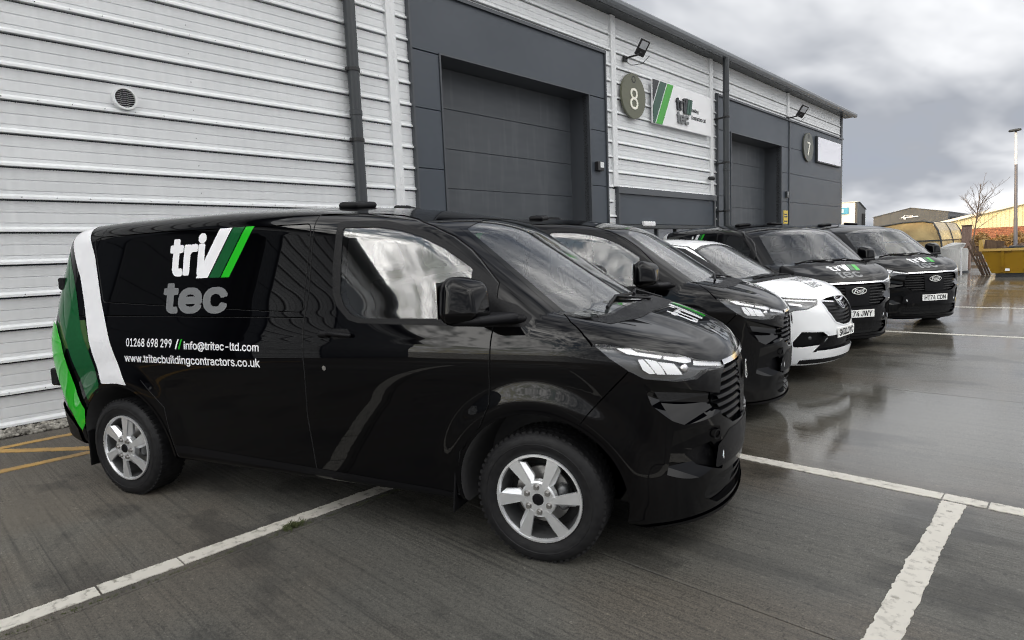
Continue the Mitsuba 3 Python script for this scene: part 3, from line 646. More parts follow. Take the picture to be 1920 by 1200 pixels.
    def wedge(sgn, W):
        pts = []
        for u, z, d in W:
            x, y = 0, 0
            o = np.array([u * HU[0], u * HU[1], z]); nrm = np.array([HU[1], -HU[0], 0])
            t = np.linspace(0, 1.6, 400); k = np.argmin(np.abs(F(o + t[:, None] * nrm)))
            q = o + t[k] * nrm
            pts += [q - nrm * d, q + nrm * .2]
        pts = np.array(pts) * [1, sgn, 1]
        return Manifold.hull_points(pts)
    for s in (1, -1): V.cut(wedge(s, W1)); V.cut(wedge(s, W2))
    lowgr = rounded([(-.58,.40),(-.62,.30),(-.5,.235),(.5,.235),(.62,.30),(.58,.40)], .03)
    V.pocket(prism(lowgr, FRONT, .3, 1.3))
    # seams
    door = [(-1.405,1.864),(-1.24,1.858),(-1.03,1.848),(-.90,1.832),(-.766,1.80),(-.63,1.752),(-.505,1.69),(-.40,1.615),(-.338,1.56),(-.21,1.435),(-.203,1.36),(-.205,1.277),(-.225,1.144),(-.241,.82),(-.30,.70),(-.43,.55),(-.47,.30),(-1.44,.30),(-1.45,.68),(-1.428,.95),(-1.436,1.248),(-1.412,1.40)]
    for s0, s1 in ((.6, 1.4), (-1.4, -.6)):
        V.groove(door + door[:1], SIDE_R, s0, s1, .008)
        V.groove([(.465,1.003),(.31,.84),(.255,.775),(.20,.70)], SIDE_R, s0, s1, .006)
        V.groove([(-3.30,1.90),(-3.36,1.75),(-3.43,1.5),(-3.45,1.27)], SIDE_R, s0, s1, .006)
        V.groove([(-3.55,1.27),(-3.2,1.275),(-1.44,1.262)], SIDE_R, s0, s1, .008)
        V.groove([(-2.85,.84),(-2.66,.66),(-2.62,.30)], SIDE_R, s0, s1, .004)
    hl = [(.088,.785),(.177,.905),(.258,.952),(.30,.965)]
    for s in (1, -1): V.groove([(a, s * b) for a, b in hl], TOP, 1.0, 1.6, .007)
    # parts
    panel = rounded([(-3.395,1.805),(-3.30,1.822),(-2.72,1.826),(-1.44,1.806),(-1.43,1.74),(-1.452,1.295),(-2.175,1.325),(-3.235,1.372)], .03)
    for s0, s1 in ((.6, 1.4), (-1.4, -.6)): V.groove(list(panel.buffer(.004).exterior.coords), SIDE_R, s0, s1, .007)
    dpoly = Polygon(door)
    for i, m in enumerate(both(dpoly)):
        t = V.take(m); a, b, c = shaded(F, t)
        V.add('front_door', a, 'paint_black')
        V.add(f'front_door{"_001" if i else ""}__door_lining', b, 'cabin_grey')
    for m in both(panel):
        a, b, c = shaded(F, V.take(m)); V.add('side_panel', join(a, b), 'glass_black')
    bump = Polygon([(.20,-.1),(.20,.70),(.255,.775),(.31,.84),(.468,1.004),(.60,.962),(1.3,.962),(1.3,-.1)])
    a, b, c = shaded(F, V.take(prism(bump, SIDE_R, -1.4, 1.4))); V.add('front_bumper', join(a, b), 'paint_black')
    bon = Polygon([(x, -y) for x, y in hl] + [(1.3, -1.1), (1.3, 1.1)] + hl[::-1] + [(.20,.6),(.29,.3),(.31,0),(.29,-.3),(.20,-.6)])
    a, b, c = shaded(F, V.take(prism(bon, TOP, .90, 1.6))); V.add('bonnet', join(a, b), 'paint_black')
    a, b, (v, f, c, skin) = shaded(F, tm(V.body)); V.add('body', a, 'paint_black')
    V.add('inner_lining', b, 'cabin_grey')
    # glass
    V.add('windscreen', screen, 'glass_screen'); V.add('windscreen__black_border', band_, 'glass_black')
    V.add('front_door__window', pane, 'glass_side'); V.add('front_door_001__window', pane.mirror(), 'glass_side')
    sl_ = V.patch(seal.difference(glass.buffer(-.003)), SIDE_R, .55, 1.4, .0012)
    V.add('front_door__window_seal', sl_, 'rubber_seal'); V.add('front_door_001__window_seal', sl_.mirror(), 'rubber_seal')
    # lamps
    fl, cov = V.floor(head.buffer(.004), LAMP_R, .2, 1.4, .042), V.patch(head, LAMP_R, .2, 1.4, -.002)
    uv = lambda pts: [(.743 * x + .669 * y, z) for x, y, z in pts]
    strips = [uv([(.405,-.93,1.118),(.471,-.898,1.114),(.501,-.893,1.094),(.612,-.82,1.067),(.604,-.83,1.054),(.459,-.919,1.086)]),
              uv([(.616,-.815,1.065),(.673,-.759,1.051),(.705,-.718,1.052),(.730,-.690,1.037),(.734,-.70,1.019),(.706,-.734,1.017),(.616,-.821,1.050)]),
              uv([(.738,-.68,1.024),(.859,-.455,.982),(.862,-.465,.964),(.740,-.69,1.001)])]
    blocks = [uv([(.508,-.901,1.056),(.531,-.886,1.058),(.571,-.865,1.003),(.584,-.857,.979),(.559,-.876,.981),(.531,-.893,1.002)]),
              uv([(.538,-.883,1.060),(.590,-.846,1.043),(.618,-.83,.998),(.628,-.823,.971),(.594,-.854,.975),(.575,-.865,1.003)]),
              uv([(.597,-.843,1.039),(.666,-.783,1.023),(.703,-.753,.960),(.638,-.819,.970),(.622,-.83,.998)])]
    for i in (0, 1):
        h = 'headlight' + ('_001' if i else '')
        mm = (lambda p: p.mirror()) if i else (lambda p: p)
        V.add(h, mm(fl), 'lamp_bowl')
        for q in strips: V.add(h + '__running_strip', mm(V.patch(rounded(q, .002), LAMP_R, .2, 1.4, -.014)), 'lamp_white')
        for q in blocks: V.add(h + '__reflector', mm(V.patch(q, LAMP_R, .2, 1.4, -.022)), 'lamp_white')
        pr = trimesh.creation.icosphere(2, .026); pr.apply_translation((.685,-.715,.988)); V.add(h + '__projector', mm(flat(pr, 60)), 'chrome')
        V.add(h + '__lens', mm(cov), 'glass_lamp')
    V.add('bonnet__chrome_strip', V.patch(rounded([(-.475,.990),(.475,.990),(.475,.966),(-.475,.966)], .004), FRONT, .3, 1.3, .004), 'chrome')
    # grille
    V.add('grille', V.floor(grille.buffer(.004), FRONT, .3, 1.3, .052), 'trim_black')
    def xs_at(y, z, off):
        o = np.stack([np.full_like(y, .3), y, np.full_like(y, z)], -1); a, b = np.zeros(len(y)), np.ones(len(y))
        for _ in range(30):
            m = (a + b) / 2; ins = F(o + m[:, None] * [1, 0, 0]) < 0; a, b = np.where(ins, m, a), np.where(ins, b, m)
        return .3 + b - off
    gp = grille.buffer(-.008)
    for k in range(7):
        z = .675 + k * .042
        for sgn in (-1, 1):
            y = sgn * np.linspace(.20, .56, 22); y = y[[gp.contains(Point(t, z)) for t in y]]
            if len(y) < 4: continue
            rows = []
            for dz, off in ((.016, .050), (.010, .024), (-.004, .014), (-.014, .048)):
                rows.append(np.stack([xs_at(y, z, off + .006 * (np.arange(len(y)) % 2) * 0), y, np.full_like(y, z + dz) + .0 * y], -1))
            r = np.array(rows); n, m = r.shape[:2]; vv = r.reshape(-1, 3)
            ff = [q for i in range(n) for j in range(m - 1) for q in ([i * m + j, i * m + j + 1, ((i + 1) % n) * m + j + 1], [i * m + j, ((i + 1) % n) * m + j + 1, ((i + 1) % n) * m + j])]
            t = trimesh.Trimesh(vv, ff, process=False); t = t if sgn < 0 else trimesh.Trimesh(vv, np.array(ff)[:, ::-1], process=False)
            V.add('grille__slat', flat(t, 25), 'trim_black')
    V.add('grille__centre_panel', V.patch(rounded([(-.21,.945),(.21,.945),(.19,.645),(-.19,.645)], .02), FRONT, .3, 1.3, -.012), 'trim_black')
    o1 = Polygon([(.125 * math.cos(t), .862 + .050 * math.sin(t)) for t in np.linspace(0, 6.283, 60)[:-1]])
    V.add('badge', V.patch(o1, FRONT, .3, 1.3, .006), 'trim_black')
    V.add('badge__rim', V.patch(o1.difference(o1.buffer(-.009)), FRONT, .3, 1.3, .010), 'plate_white')
    sc = text_cs('Ford')[0].scale((.155, .058)).transform(np.array([[1, .35, -.088], [0, 1, .833]]))
    V.add('badge__script', V.patch(sc, FRONT, .3, 1.3, .010), 'plate_white')
    V.add('front_bumper__lower_mesh', V.floor(lowgr.buffer(.004), FRONT, .3, 1.3, .045), 'black_hole')
    for z in (.285, .335): V.add('front_bumper__lower_slat', V.patch(rounded([(-.56, z), (.56, z), (.56, z + .018), (-.56, z + .018)], .005), FRONT, .3, 1.3, -.012), 'trim_black')
    V.add('front_bumper__fog_pocket', V.floor(fog.buffer(.003), LAMP_R, .2, 1.4, .052), 'trim_black'); V.add('front_bumper__fog_pocket', V.floor(mir(fog).buffer(.003), LAMP_L, .2, 1.4, .052), 'trim_black')
    for s in (1, -1):
        c = trimesh.creation.cylinder(.035, .03, sections=24); c.apply_transform(trimesh.transformations.rotation_matrix(math.pi / 2, (0, 1, 0))); c.apply_translation((.845, s * .47, .50)); V.add('fog_lamp', flat(c, 30), 'lamp_white')
    V.add('front_bumper__plate_recess', V.patch(rounded([(-.44,.622),(.44,.622),(.55,.56),(.56,.44),(-.56,.44),(-.55,.56)], .02), FRONT, .3, 1.3, .0025), 'trim_black')
    sens = Point(.245, .62).buffer(.028, quad_segs=8)
    V.add('front_bumper__sensor', V.patch(sens.difference(Point(.245, .62).buffer(.021, quad_segs=8)), LAMP_R, .2, 1.4, .002), 'trim_black')
    V.add('front_bumper__splitter', V.patch(rounded([(-.80,.20),(.80,.20),(.80,.163),(-.80,.163)], .005), FRONT, -.1, 1.3, .010), 'trim_black')
    # sill strip, arch lips, mudflaps
    for xc, a in ((0, arch[0]), (-3.1, arch[1])):
        ringp = Point(xc, .345).buffer(.462, quad_segs=24).difference(Point(xc, .345).buffer(.4455, quad_segs=24)).intersection(sbox(-9, .27, 9, 2))
        p = V.patch(ringp, SIDE_R, .6, 1.5, .004); V.add('arch_lip', p, 'paint_black'); V.add('arch_lip', p.mirror(), 'paint_black')
    for xm, zt in ((-3.50, .33), (-.475, .33)):
        for s in (1, -1):
            V.add('mudflap', flat(tm(hull([(xm, s * .78, zt + .1, .006), (xm, s * .97, zt + .1, .006), (xm - .03, s * .79, .17 if xm < -1 else .2, .006), (xm - .03, s * .955, .17 if xm < -1 else .2, .006)])), 30), 'rubber_seal')
    sill = V.patch(rounded([(-2.62,.345),(-.50,.265),(-.50,.305),(-2.62,.40)], .005), SIDE_R, .6, 1.5, .003)
    V.add('sill_strip', sill, 'trim_black'); V.add('sill_strip', sill.mirror(), 'trim_black')
    # mirrors and handles
    for i, s in ((0, -1), (1, 1)):
        cap = hull([(-.305, -1.11, 1.31, .05), (-.300, -1.13, 1.420, .065), (-.29, -1.25, 1.32, .065), (-.285, -1.235, 1.415, .07), (-.20, -1.14, 1.31, .05), (-.215, -1.15, 1.405, .06), (-.21, -1.24, 1.32, .05), (-.225, -1.23, 1.395, .055)], 20)
        foot = hull([(-.28, -1.26, 1.275, .022), (-.27, -1.10, 1.275, .03), (-.16, -1.24, 1.275, .022), (-.10, -.97, 1.262, .030), (-.17, -.95, 1.255, .03), (-.28, -.98, 1.25, .026)], 16) + hull([(-.06, -.945, 1.255, .022), (-.20, -.94, 1.25, .03), (-.16, -.99, 1.255, .028)], 14)
        gl = box(-.352, -.347, -1.29, -1.08, 1.29, 1.46)
        d = 'front_door' + ('_001' if i else '')
        for nm, mm, bs in (('mirror', tm(cap), 'paint_black'), ('mirror_arm', tm(foot), 'trim_black'), ('mirror_glass', gl, 'chrome')):
            p = flat(mm, 50); V.add(f'{d}__{nm}', p if s < 0 else p.mirror(), bs)
        h = hull([(-1.245, -.995, 1.176, .013), (-1.09, -.997, 1.166, .011), (-1.17, -1.012, 1.172, .014)], 14) + hull([(-1.30, -.985, 1.168, .020), (-1.255, -.985, 1.170, .018)], 14)
        p = flat(tm(h), 45); V.add(f'{d}__handle', p if s < 0 else p.mirror(), 'trim_black')
        cup = V.patch(rounded([(-1.22,1.20),(-1.12,1.20),(-1.10,1.18),(-1.10,1.15),(-1.21,1.14),(-1.24,1.17)], .01), SIDE_R, .6, 1.5, .001)
        V.add(f'{d}__handle_recess', cup if s < 0 else cup.mirror(), 'trim_black')
        lk = V.patch(Point(-1.282, .975).buffer(.014, quad_segs=6), SIDE_R, .6, 1.5, .003); V.add(f'{d}__lock', lk if s < 0 else lk.mirror(), 'steel')
    # roof pod, wipers, tail lamp, rear hinge
    V.add('roof_pod', flat(tm(hull([(-1.52, -.42, 1.945, .026), (-1.42, -.42, 1.94, .022), (-1.52, -.22, 1.962, .026), (-1.42, -.22, 1.957, .022)])), 40), 'trim_black')
    V.add('roof_pod', flat(tm(hull([(-1.52, .42, 1.945, .026), (-1.42, .42, 1.94, .022), (-1.52, .22, 1.962, .026), (-1.42, .22, 1.957, .022)])), 40), 'trim_black')
    def ws_pt(y, v): 
        o = np.array([.27, 0, 1.305]) + v * sl + np.array([0, y, 0]); nrm = WS[:3, 2]; t = np.linspace(-.4, .3, 700); k = np.argmin(np.abs(F(o + t[:, None] * nrm))); return o + (t[k] + .012) * nrm
    for y0, y1, v1 in ((-.55, .02, .02), (.05, .62, .03)):
        V.add('wiper', flat(tube([ws_pt(y0, -.02), ws_pt((y0 + y1) / 2, v1), ws_pt(y1, v1 - .03)], .010, 6), 60), 'trim_black')
        V.add('wiper', flat(tube([ws_pt((y0 + y1) / 2 + .30, -.12), ws_pt((y0 + y1) / 2, v1)], .009, 6), 60), 'trim_black')
    cw = V.patch(Polygon([(-.83,-.03),(-.62,-.07),(0,-.11),(.62,-.07),(.83,-.03),(.80,-.12),(.5,-.20),(0,-.24),(-.5,-.20),(-.80,-.12)]), WS, -.5, .5, .002)
    V.add('scuttle', cw, 'trim_black')
    tl = rounded([(-3.74,1.235),(-3.42,1.245),(-3.345,1.06),(-3.40,.985),(-3.47,1.03),(-3.62,1.04)], .015)
    for p, mm in ((tl, 'tail_amber'), (rounded([(-3.95,1.24),(-3.745,1.235),(-3.62,1.035),(-3.70,.90),(-3.95,.90)], .01), 'tail_red')):
        q = V.patch(p, SIDE_R, .4, 1.5, .0008); V.add('tail_light', q, mm); V.add('tail_light', q.mirror(), mm)
    V.add('rear_hinge', flat(bevel(-3.80, -3.72, -.885, -.80, 1.46, 1.55, .01), 30), 'trim_black'); V.add('rear_hinge', flat(bevel(-3.95, -3.86, -.925, -.84, .74, .87, .01), 30), 'trim_black')
    V.add('rear_bumper', V.patch(Polygon([(-4.3,.62),(-3.86,.60),(-3.62,.44),(-3.60,.30),(-4.3,.30)]), SIDE_R, -1.4, 1.4, .012), 'trim_black')
    # lettering on the flank (right side) and bonnet
    def heavy(t, x0, x1, z0, z1, g=.007): return text_at(t, x0 + g, x1 - g, z0 + g, z1 - g).offset(g, manifold3d.JoinType.Round, 2.0, 12)
    def side(c, m, name, off=.0020, label=None): V.add(name, V.patch(c, SIDE_R, .55, 1.4, off), m, label)
    side([(-3.76,1.96),(-3.52,1.96),(-3.375,1.695),(-3.257,1.362),(-2.99,.80),(-3.25,.80),(-3.457,1.394),(-3.516,1.547),(-3.70,1.85)], 'vinyl_white', 'rear_stripe', .0022)
    side([(-3.72,1.74),(-3.66,1.66),(-3.597,1.561),(-3.544,1.434),(-3.503,1.308),(-3.455,1.18),(-3.36,1.02),(-3.282,.80),(-3.30,.74),(-3.436,.67),(-3.50,.80),(-3.56,.95),(-3.60,1.08),(-3.68,1.20),(-3.76,1.27),(-3.90,1.40),(-3.86,1.60)], 'vinyl_dkgreen', 'rear_stripe', .0020)
    side([(-3.84,1.24),(-3.735,1.20),(-3.65,1.09),(-3.60,.897),(-3.545,.703),(-3.474,.60),(-3.506,.49),(-3.557,.435),(-3.70,.60),(-3.78,.79),(-3.86,1.0),(-3.90,1.15)], 'vinyl_green', 'rear_stripe', .015)
    side(heavy('tri', -2.60, -2.275, 1.525, 1.80), 'vinyl_white', 'lettering')
    for b0, b1, t0, t1, m in ((-2.345,-2.24,-2.165,-2.06,'vinyl_white'), (-2.23,-2.135,-2.05,-1.955,'vinyl_dkgreen'), (-2.125,-2.055,-1.945,-1.875,'vinyl_green')):
        side([(b0,1.512),(b1,1.512),(t1,1.822),(t0,1.822)], m, 'slash')
    side(heavy('tec', -2.63, -2.055, 1.285, 1.485), 'vinyl_grey', 'lettering')
    side(text_at('01268 698 299', -2.96, -2.515, 1.068, 1.125), 'vinyl_white', 'lettering')
    for a, m in ((-2.487, 'vinyl_white'), (-2.457, 'vinyl_green')): side([(a,1.06),(a+.012,1.06),(a+.036,1.125),(a+.024,1.125)], m, 'slash')
    side(text_at('info@tritec-ltd.com', -2.405, -1.768, 1.048, 1.112), 'vinyl_white', 'lettering')
    side(text_at('www.tritecbuildingcontractors.co.uk', -2.985, -1.766, .948, 1.018), 'vinyl_white', 'lettering')
    def hoodp(c, m, name): V.add(name, V.patch(c, LOGO, .9, 1.5, .002), m)
    hoodp(text_at('tri', -.25, .03, -.700, -.515), 'vinyl_white', 'bonnet__lettering')
    for a, m in ((.015, 'vinyl_white'), (.10, 'vinyl_dkgreen'), (.185, 'vinyl_green')): hoodp([(a - .03,-.705),(a + .04,-.705),(a + .115,-.50),(a + .045,-.50)], m, 'bonnet__slash')
    hoodp(text_at('tec', -.235, .16, -.860, -.715), 'vinyl_grey', 'bonnet__lettering')
    for s in (1, -1): V.add('bonnet__vent', V.patch(rounded([(s * .80,-.25),(s * .77,-.25),(s * .66,-.56),(s * .685,-.50)], .004), LOGO, .9, 1.5, .0015), 'trim_black')
    # cabin
    V.add('dashboard', flat(tm(hull([(-.02, -.72, 1.10, .08), (-.02, .72, 1.10, .08), (-.28, -.72, 1.02, .10), (-.28, .72, 1.02, .10), (.05, -.6, 1.15, .06), (.05, .6, 1.15, .06)])), 40), 'cabin_grey')
    st = trimesh.creation.torus(.185, .016, 32, 10); st.apply_transform(trimesh.transformations.rotation_matrix(math.radians(-62), (0, 1, 0))); st.apply_translation((-.45, -.42, 1.16))
    V.add('steering_wheel', flat(st, 60), 'trim_black')
    for y in (-.42, .18, .58):
        a, b, c = seat_mesh(-.80, y, .86); V.add('seat', flat(cat(a, b, c), 50), 'seat_cloth')
    V.add('bulkhead', flat(box(-1.27, -1.25, -.83, .83, .84, 1.80), False), 'lining')
    V.add('interior_mirror', flat(bevel(-.43, -.40, -.12, .12, 1.66, 1.73, .01), 30), 'trim_black')
    for i, (x, s) in enumerate(((0, -1), (-3.1, -1), (0, 1), (-3.1, 1))):
        W = wheel_parts(.345, .228, .215, 6, 6); rot = (.42, .12, .3, .8)[i]
        R = trimesh.transformations.rotation_matrix(rot, (0, 1, 0))[:3, :3]
        wn = 'wheel' + (f'_{i:03d}' if i else '')
        for nm, (p, bs) in W.items():
            fixed = nm in ('brake_caliper', 'brake_disc')
            q = Piece(p.v @ (np.eye(3) if fixed else R).T + [x, -.976, .340], p.f, p.n @ (np.eye(3) if fixed else R).T)
            V.add(f'{wn}__{nm}', q if s < 0 else q.mirror(), bs)
    return V
VAN = build_van()
def place_vehicle(V, name, label, cat_, pose, group=None):
    root = thing(name, label, cat_, group); n = {}
    Tw = T().translate([pose[0], pose[1], 0]).rotate([0, 0, 1], math.degrees(pose[2]))
    for nm, d, lab in V.parts:
        k = f'{root}__{nm}'; i = n.get(k, 0); n[k] = i + 1
        k = k if not i else f'{k}_{i:03d}'
        scene[k] = {**d, 'to_world': Tw}
        if lab: tag(k, lab)
    return root, Tw
def plate(root, Tw, text, x, z):
    scene[f'{root}__number_plate'] = {**flat(bevel(x - .012, x, -.26, .26, z - .0555, z + .0555, .002), 30).ply('plate_white'), 'to_world': Tw}
    scene[f'{root}__number_plate__registration'] = {**flat(extr(text_at(text, -.222, .222, z - .0395, z + .0395), FRONT, x + .0005, x + .003), False).ply('sign_black'), 'to_world': Tw}
G = 'black vans with green and white livery'
place_vehicle(VAN, 'panel_van', 'nearest black van at the front left with web address and telephone number in full view', 'van', (3.138, -5.7395, -1.2073), G)
place_vehicle(VAN, 'panel_van', 'second black van from the left, half hidden behind the nearest van', 'van', (5.733, -5.095, -1.170), G)
r, tw = place_vehicle(VAN, 'panel_van', 'black van just behind the white car-derived van, plate ending in JWY', 'van', (10.352, -4.831, -2.174), G); plate(r, tw, 'HT74 JWY', .952, .532)
r, tw = place_vehicle(VAN, 'panel_van', 'farthest black van at the end of the row, plate HT74 CDN', 'van', (13.559, -5.23, -2.1746), G); plate(r, tw, 'HT74 CDN', .952, .532)

# ------------------------------------------------------------------ the white car-derived van
SPW = dict(w=curve([(.1,.80),(.25,.87),(.45,.908),(.7,.92),(.92,.915),(1.0,.90),(1.08,.872),(1.16,.85),(1.6,.725),(1.8,.66)]),
    taper=.02, xt=(-2.2,-3.6), flare=[(0,.022),(-2.785,.018)], zw=.33, fr=(.42,.60), dent=(.02,.55,.10,-2.4,-.35), n=2.25, x0=.05,
    xf=curve([(.1,.76),(.2,.84),(.3,.885),(.4,.905),(.55,.918),(.7,.905),(.85,.885),(.95,.86),(1.05,.81),(1.2,.7),(1.5,.6)]),
    xr=curve([(.1,-3.4),(.5,-3.49),(1.1,-3.48),(1.7,-3.36),(1.9,-3.3)]), rr=.35,
    roof=curve([(-3.8,1.62),(-3.3,1.68),(-2.6,1.715),(-1.9,1.725),(-1.3,1.705),(-.9,1.668),(-.6,1.61),(-.2,1.50),(.4,1.2)]), crown=.085,
    ws=(1.158,.028,.35,1.644), hood=curve([(-.6,1.28),(-.1,1.215),(.1,1.192),(.3,1.166),(.5,1.125),(.65,1.075),(.78,1.015),(.86,.96),(.95,.87),(1.05,.74)]), hy=.09, hc=.012,
    rw=.05, rt=.11, zb=curve([(-3.7,.34),(-3.2,.28),(-2.4,.24),(-.4,.22),(.3,.21),(.6,.20),(1,.20)]))
def build_small():
    V = Vehicle(SPW, (-3.75, -1.05, .02), (1.1, 1.05, 1.9), (-3.0, -.5, .5), (.40, .5, .92), .023)
    F = V.F
    arch = [Point(x, .33).buffer(.385, quad_segs=20) for x in (0, -2.785)]
    for a in arch: V.cut(prism(a, SIDE_R, .52, 1.5)); V.cut(prism(a, SIDE_R, -1.5, -.52))
    V.cut(V.inner ^ man(box(-1.15, .10, -1, 1, .75, 1.9)))
    sl = np.array([-1.644, 0, 1.0]); sl /= np.linalg.norm(sl); WS = frame((0, 1, 0), sl, (.028, 0, 1.158))
    wpol = rounded([(-.655,0),(-.5,-.05),(0,-.085),(.5,-.05),(.655,0),(.515,.80),(.3,.845),(0,.86),(-.3,.845),(-.515,.80)], .05)
    wbig = rounded([(-.70,-.03),(-.52,-.09),(0,-.125),(.52,-.09),(.70,-.03),(.55,.83),(.32,.88),(0,.895),(-.32,.88),(-.55,.83)], .05)
    screen, border = V.patch(wpol, WS, -.5, .5, -.002), V.patch(wbig.difference(wpol.buffer(-.004)), WS, -.5, .5, .0012)
    V.cut(prism(wpol, WS, -.5, .5))
    glass = rounded([(-1.10,1.56),(-.95,1.575),(-.80,1.545),(-.60,1.43),(-.40,1.31),(-.27,1.225),(-.30,1.16),(-.6,1.12),(-1.10,1.10)], .03)
    pane = V.patch(glass, SIDE_R, .5, 1.4, -.003); seal = V.patch(glass.buffer(.028).difference(glass.buffer(-.003)), SIDE_R, .5, 1.4, .0012)
    for m in (prism(glass, SIDE_R, .5, 1.4), prism(glass, SIDE_R, -1.4, -.5)): V.cut(m)
    # lamps: project along the corner's own normal
    d = np.array([.78, .63, 0]); d /= np.linalg.norm(d)
    LR, LL = frame(d, (0, 0, 1)), frame(d * [-1, 1, 1], (0, 0, 1)); mir = lambda p: Polygon([(-a, b) for a, b in p.exterior.coords])
    uu = lambda x, y: d[0] * x + d[1] * y
    head = rounded([(uu(.40,-.845),1.005),(uu(.60,-.70),.975),(uu(.775,-.44),.945),(uu(.765,-.47),.885),(uu(.70,-.60),.845),(uu(.60,-.72),.835),(uu(.53,-.78),.79),(uu(.47,-.82),.82),(uu(.42,-.845),.93)], .01)
    fog = rounded([(uu(.60,-.735),.49),(uu(.66,-.66),.60),(uu(.80,-.43),.585),(uu(.835,-.36),.535),(uu(.80,-.45),.445),(uu(.68,-.64),.43),(uu(.60,-.73),.43)], .02)
    for p in (head, fog): V.pocket(prism(p, LR, .15, 1.3)); V.pocket(prism(mir(p), LL, .15, 1.3))
    grille = rounded([(-.385,.925),(-.36,.80),(-.26,.68),(-.10,.635),(.10,.635),(.26,.68),(.36,.80),(.385,.925),(.2,.945),(0,.950),(-.2,.945)], .03)
    lowg = rounded([(-.40,.515),(-.54,.375),(.54,.375),(.40,.515)], .015)
    for p in (grille, lowg): V.pocket(prism(p, FRONT, .3, 1.3))
    for s0, s1 in ((.5, 1.4), (-1.4, -.5)):
        V.groove([(-.20,1.185),(-.14,1.10),(-.17,.8),(-.35,.55),(-.40,.26),(-1.18,.26),(-1.19,1.2),(-1.16,1.58),(-1.0,1.63),(-.80,1.595),(-.55,1.46),(-.30,1.30),(-.20,1.185)], SIDE_R, s0, s1, .007)
        V.groove([(.40,.86),(.30,.70)], SIDE_R, s0, s1, .006)
    for s in (1, -1): V.groove([(-.05, s * .66), (.12, s * .76), (.30, s * .80), (.42, s * .78)], TOP, .8, 1.6, .007)
    a, b, c = shaded(F, V.take(prism(Polygon([(.20,-.1),(.30,.70),(.41,.87),(.80,.86),(1.3,.86),(1.3,-.1)]), SIDE_R, -1.4, 1.4))); V.add('front_bumper', a, 'paint_white'); V.add('front_bumper__inside', b, 'trim_black')
    a, b, c = shaded(F, V.take(prism(Polygon([(-.05,-.66),(.12,-.76),(.30,-.80),(.42,-.78),(1.2,-.8),(1.2,.8),(.42,.78),(.30,.80),(.12,.76),(-.05,.66),(.02,.4),(.04,0),(.02,-.4)]), TOP, .80, 1.6))); V.add('bonnet', a, 'paint_white'); V.add('bonnet__underside', b, 'trim_black')
    a, b, c = shaded(F, tm(V.body)); V.add('body', a, 'paint_white'); V.add('inner_lining', b, 'cabin_grey')
    V.add('windscreen', screen, 'glass_screen'); V.add('windscreen__black_border', border, 'glass_black')
    V.add('door_window', pane, 'glass_side'); V.add('door_window', pane.mirror(), 'glass_side'); V.add('window_seal', seal, 'rubber_seal'); V.add('window_seal', seal.mirror(), 'rubber_seal')
    for i in (0, 1):
        mm = (lambda p: p.mirror()) if i else (lambda p: p); h = 'headlight' + ('_001' if i else '')
        V.add(h, mm(V.floor(head.buffer(.004), LR, .15, 1.3, .05)), 'lamp_bowl')
        V.add(h + '__running_strip', mm(V.patch(Polygon([(uu(.43,-.83),.985),(uu(.60,-.70),.962),(uu(.76,-.46),.935),(uu(.76,-.46),.922),(uu(.60,-.70),.948),(uu(.44,-.83),.968)]), LR, .15, 1.3, -.012)), 'lamp_white')
        for q in ([(uu(.56,-.75),.93),(uu(.66,-.64),.915),(uu(.67,-.63),.89),(uu(.57,-.74),.90)], [(uu(.47,-.81),.90),(uu(.54,-.76),.88),(uu(.56,-.75),.84),(uu(.50,-.80),.845)]): V.add(h + '__reflector', mm(V.patch(q, LR, .15, 1.3, -.025)), 'chrome')
        V.add(h + '__lens', mm(V.patch(head, LR, .15, 1.3, -.001)), 'glass_lamp')
        V.add('front_bumper__fog_pocket', mm(V.floor(fog.buffer(.004), LR, .15, 1.3, .052)), 'trim_black')
        c_ = trimesh.creation.icosphere(2, .03); c_.apply_translation((.70, -.54, .52)); V.add('fog_lamp', mm(flat(c_, 60)), 'lamp_bowl')
        V.add('front_bumper__chrome_fin', mm(V.patch(Polygon([(uu(.62,-.73),.606),(uu(.70,-.61),.622),(uu(.83,-.37),.600),(uu(.845,-.33),.56),(uu(.835,-.36),.562),(uu(.82,-.385),.588),(uu(.70,-.61),.610)]), LR, .15, 1.3, .008)), 'paint_white')
    V.add('grille', V.floor(grille.buffer(.004), FRONT, .3, 1.3, .052), 'trim_black')
    V.add('grille__rim', V.patch(grille.buffer(.010).difference(grille.buffer(-.004)), FRONT, .3, 1.3, .006), 'paint_white')
    for i in range(6):
        z = .67 + .040 * i
        pl = LineString([(y, z + .14 * y * y) for y in np.linspace(-.42, .42, 25)]).buffer(.010).intersection(grille.buffer(-.006))
        if not pl.is_empty: V.add('grille__slat', V.patch(pl, FRONT, .3, 1.3, -.016), 'trim_black')
    wing = unary_union([LineString([(s * y, .892 + .10 * y) for y in np.linspace(.07, .36, 12)]).buffer(.009) for s in (1, -1)]).intersection(grille)
    V.add('grille__chrome_wing', V.patch(wing, FRONT, .3, 1.3, -.004), 'chrome')
    rb = Point(0, .873).buffer(.066); V.add('badge', V.patch(rb, FRONT, .3, 1.3, .008), 'trim_black'); V.add('badge__ring', V.patch(rb.difference(rb.buffer(-.010)), FRONT, .3, 1.3, .012), 'chrome')
    V.add('badge__emblem', V.patch(Polygon([(-.048,.915),(.040,.90),(.018,.875),(.006,.872),(-.005,.83),(-.025,.845),(-.018,.885)]), FRONT, .3, 1.3, .013), 'chrome')
    V.add('front_bumper__lower_grille', V.floor(lowg.buffer(.004), FRONT, .3, 1.3, .05), 'trim_black')
    for z in (.405, .435, .465, .492): V.add('front_bumper__lower_slat', V.patch(sbox(-.6, z, .6, z + .009).intersection(lowg), FRONT, .3, 1.3, -.016), 'trim_black')
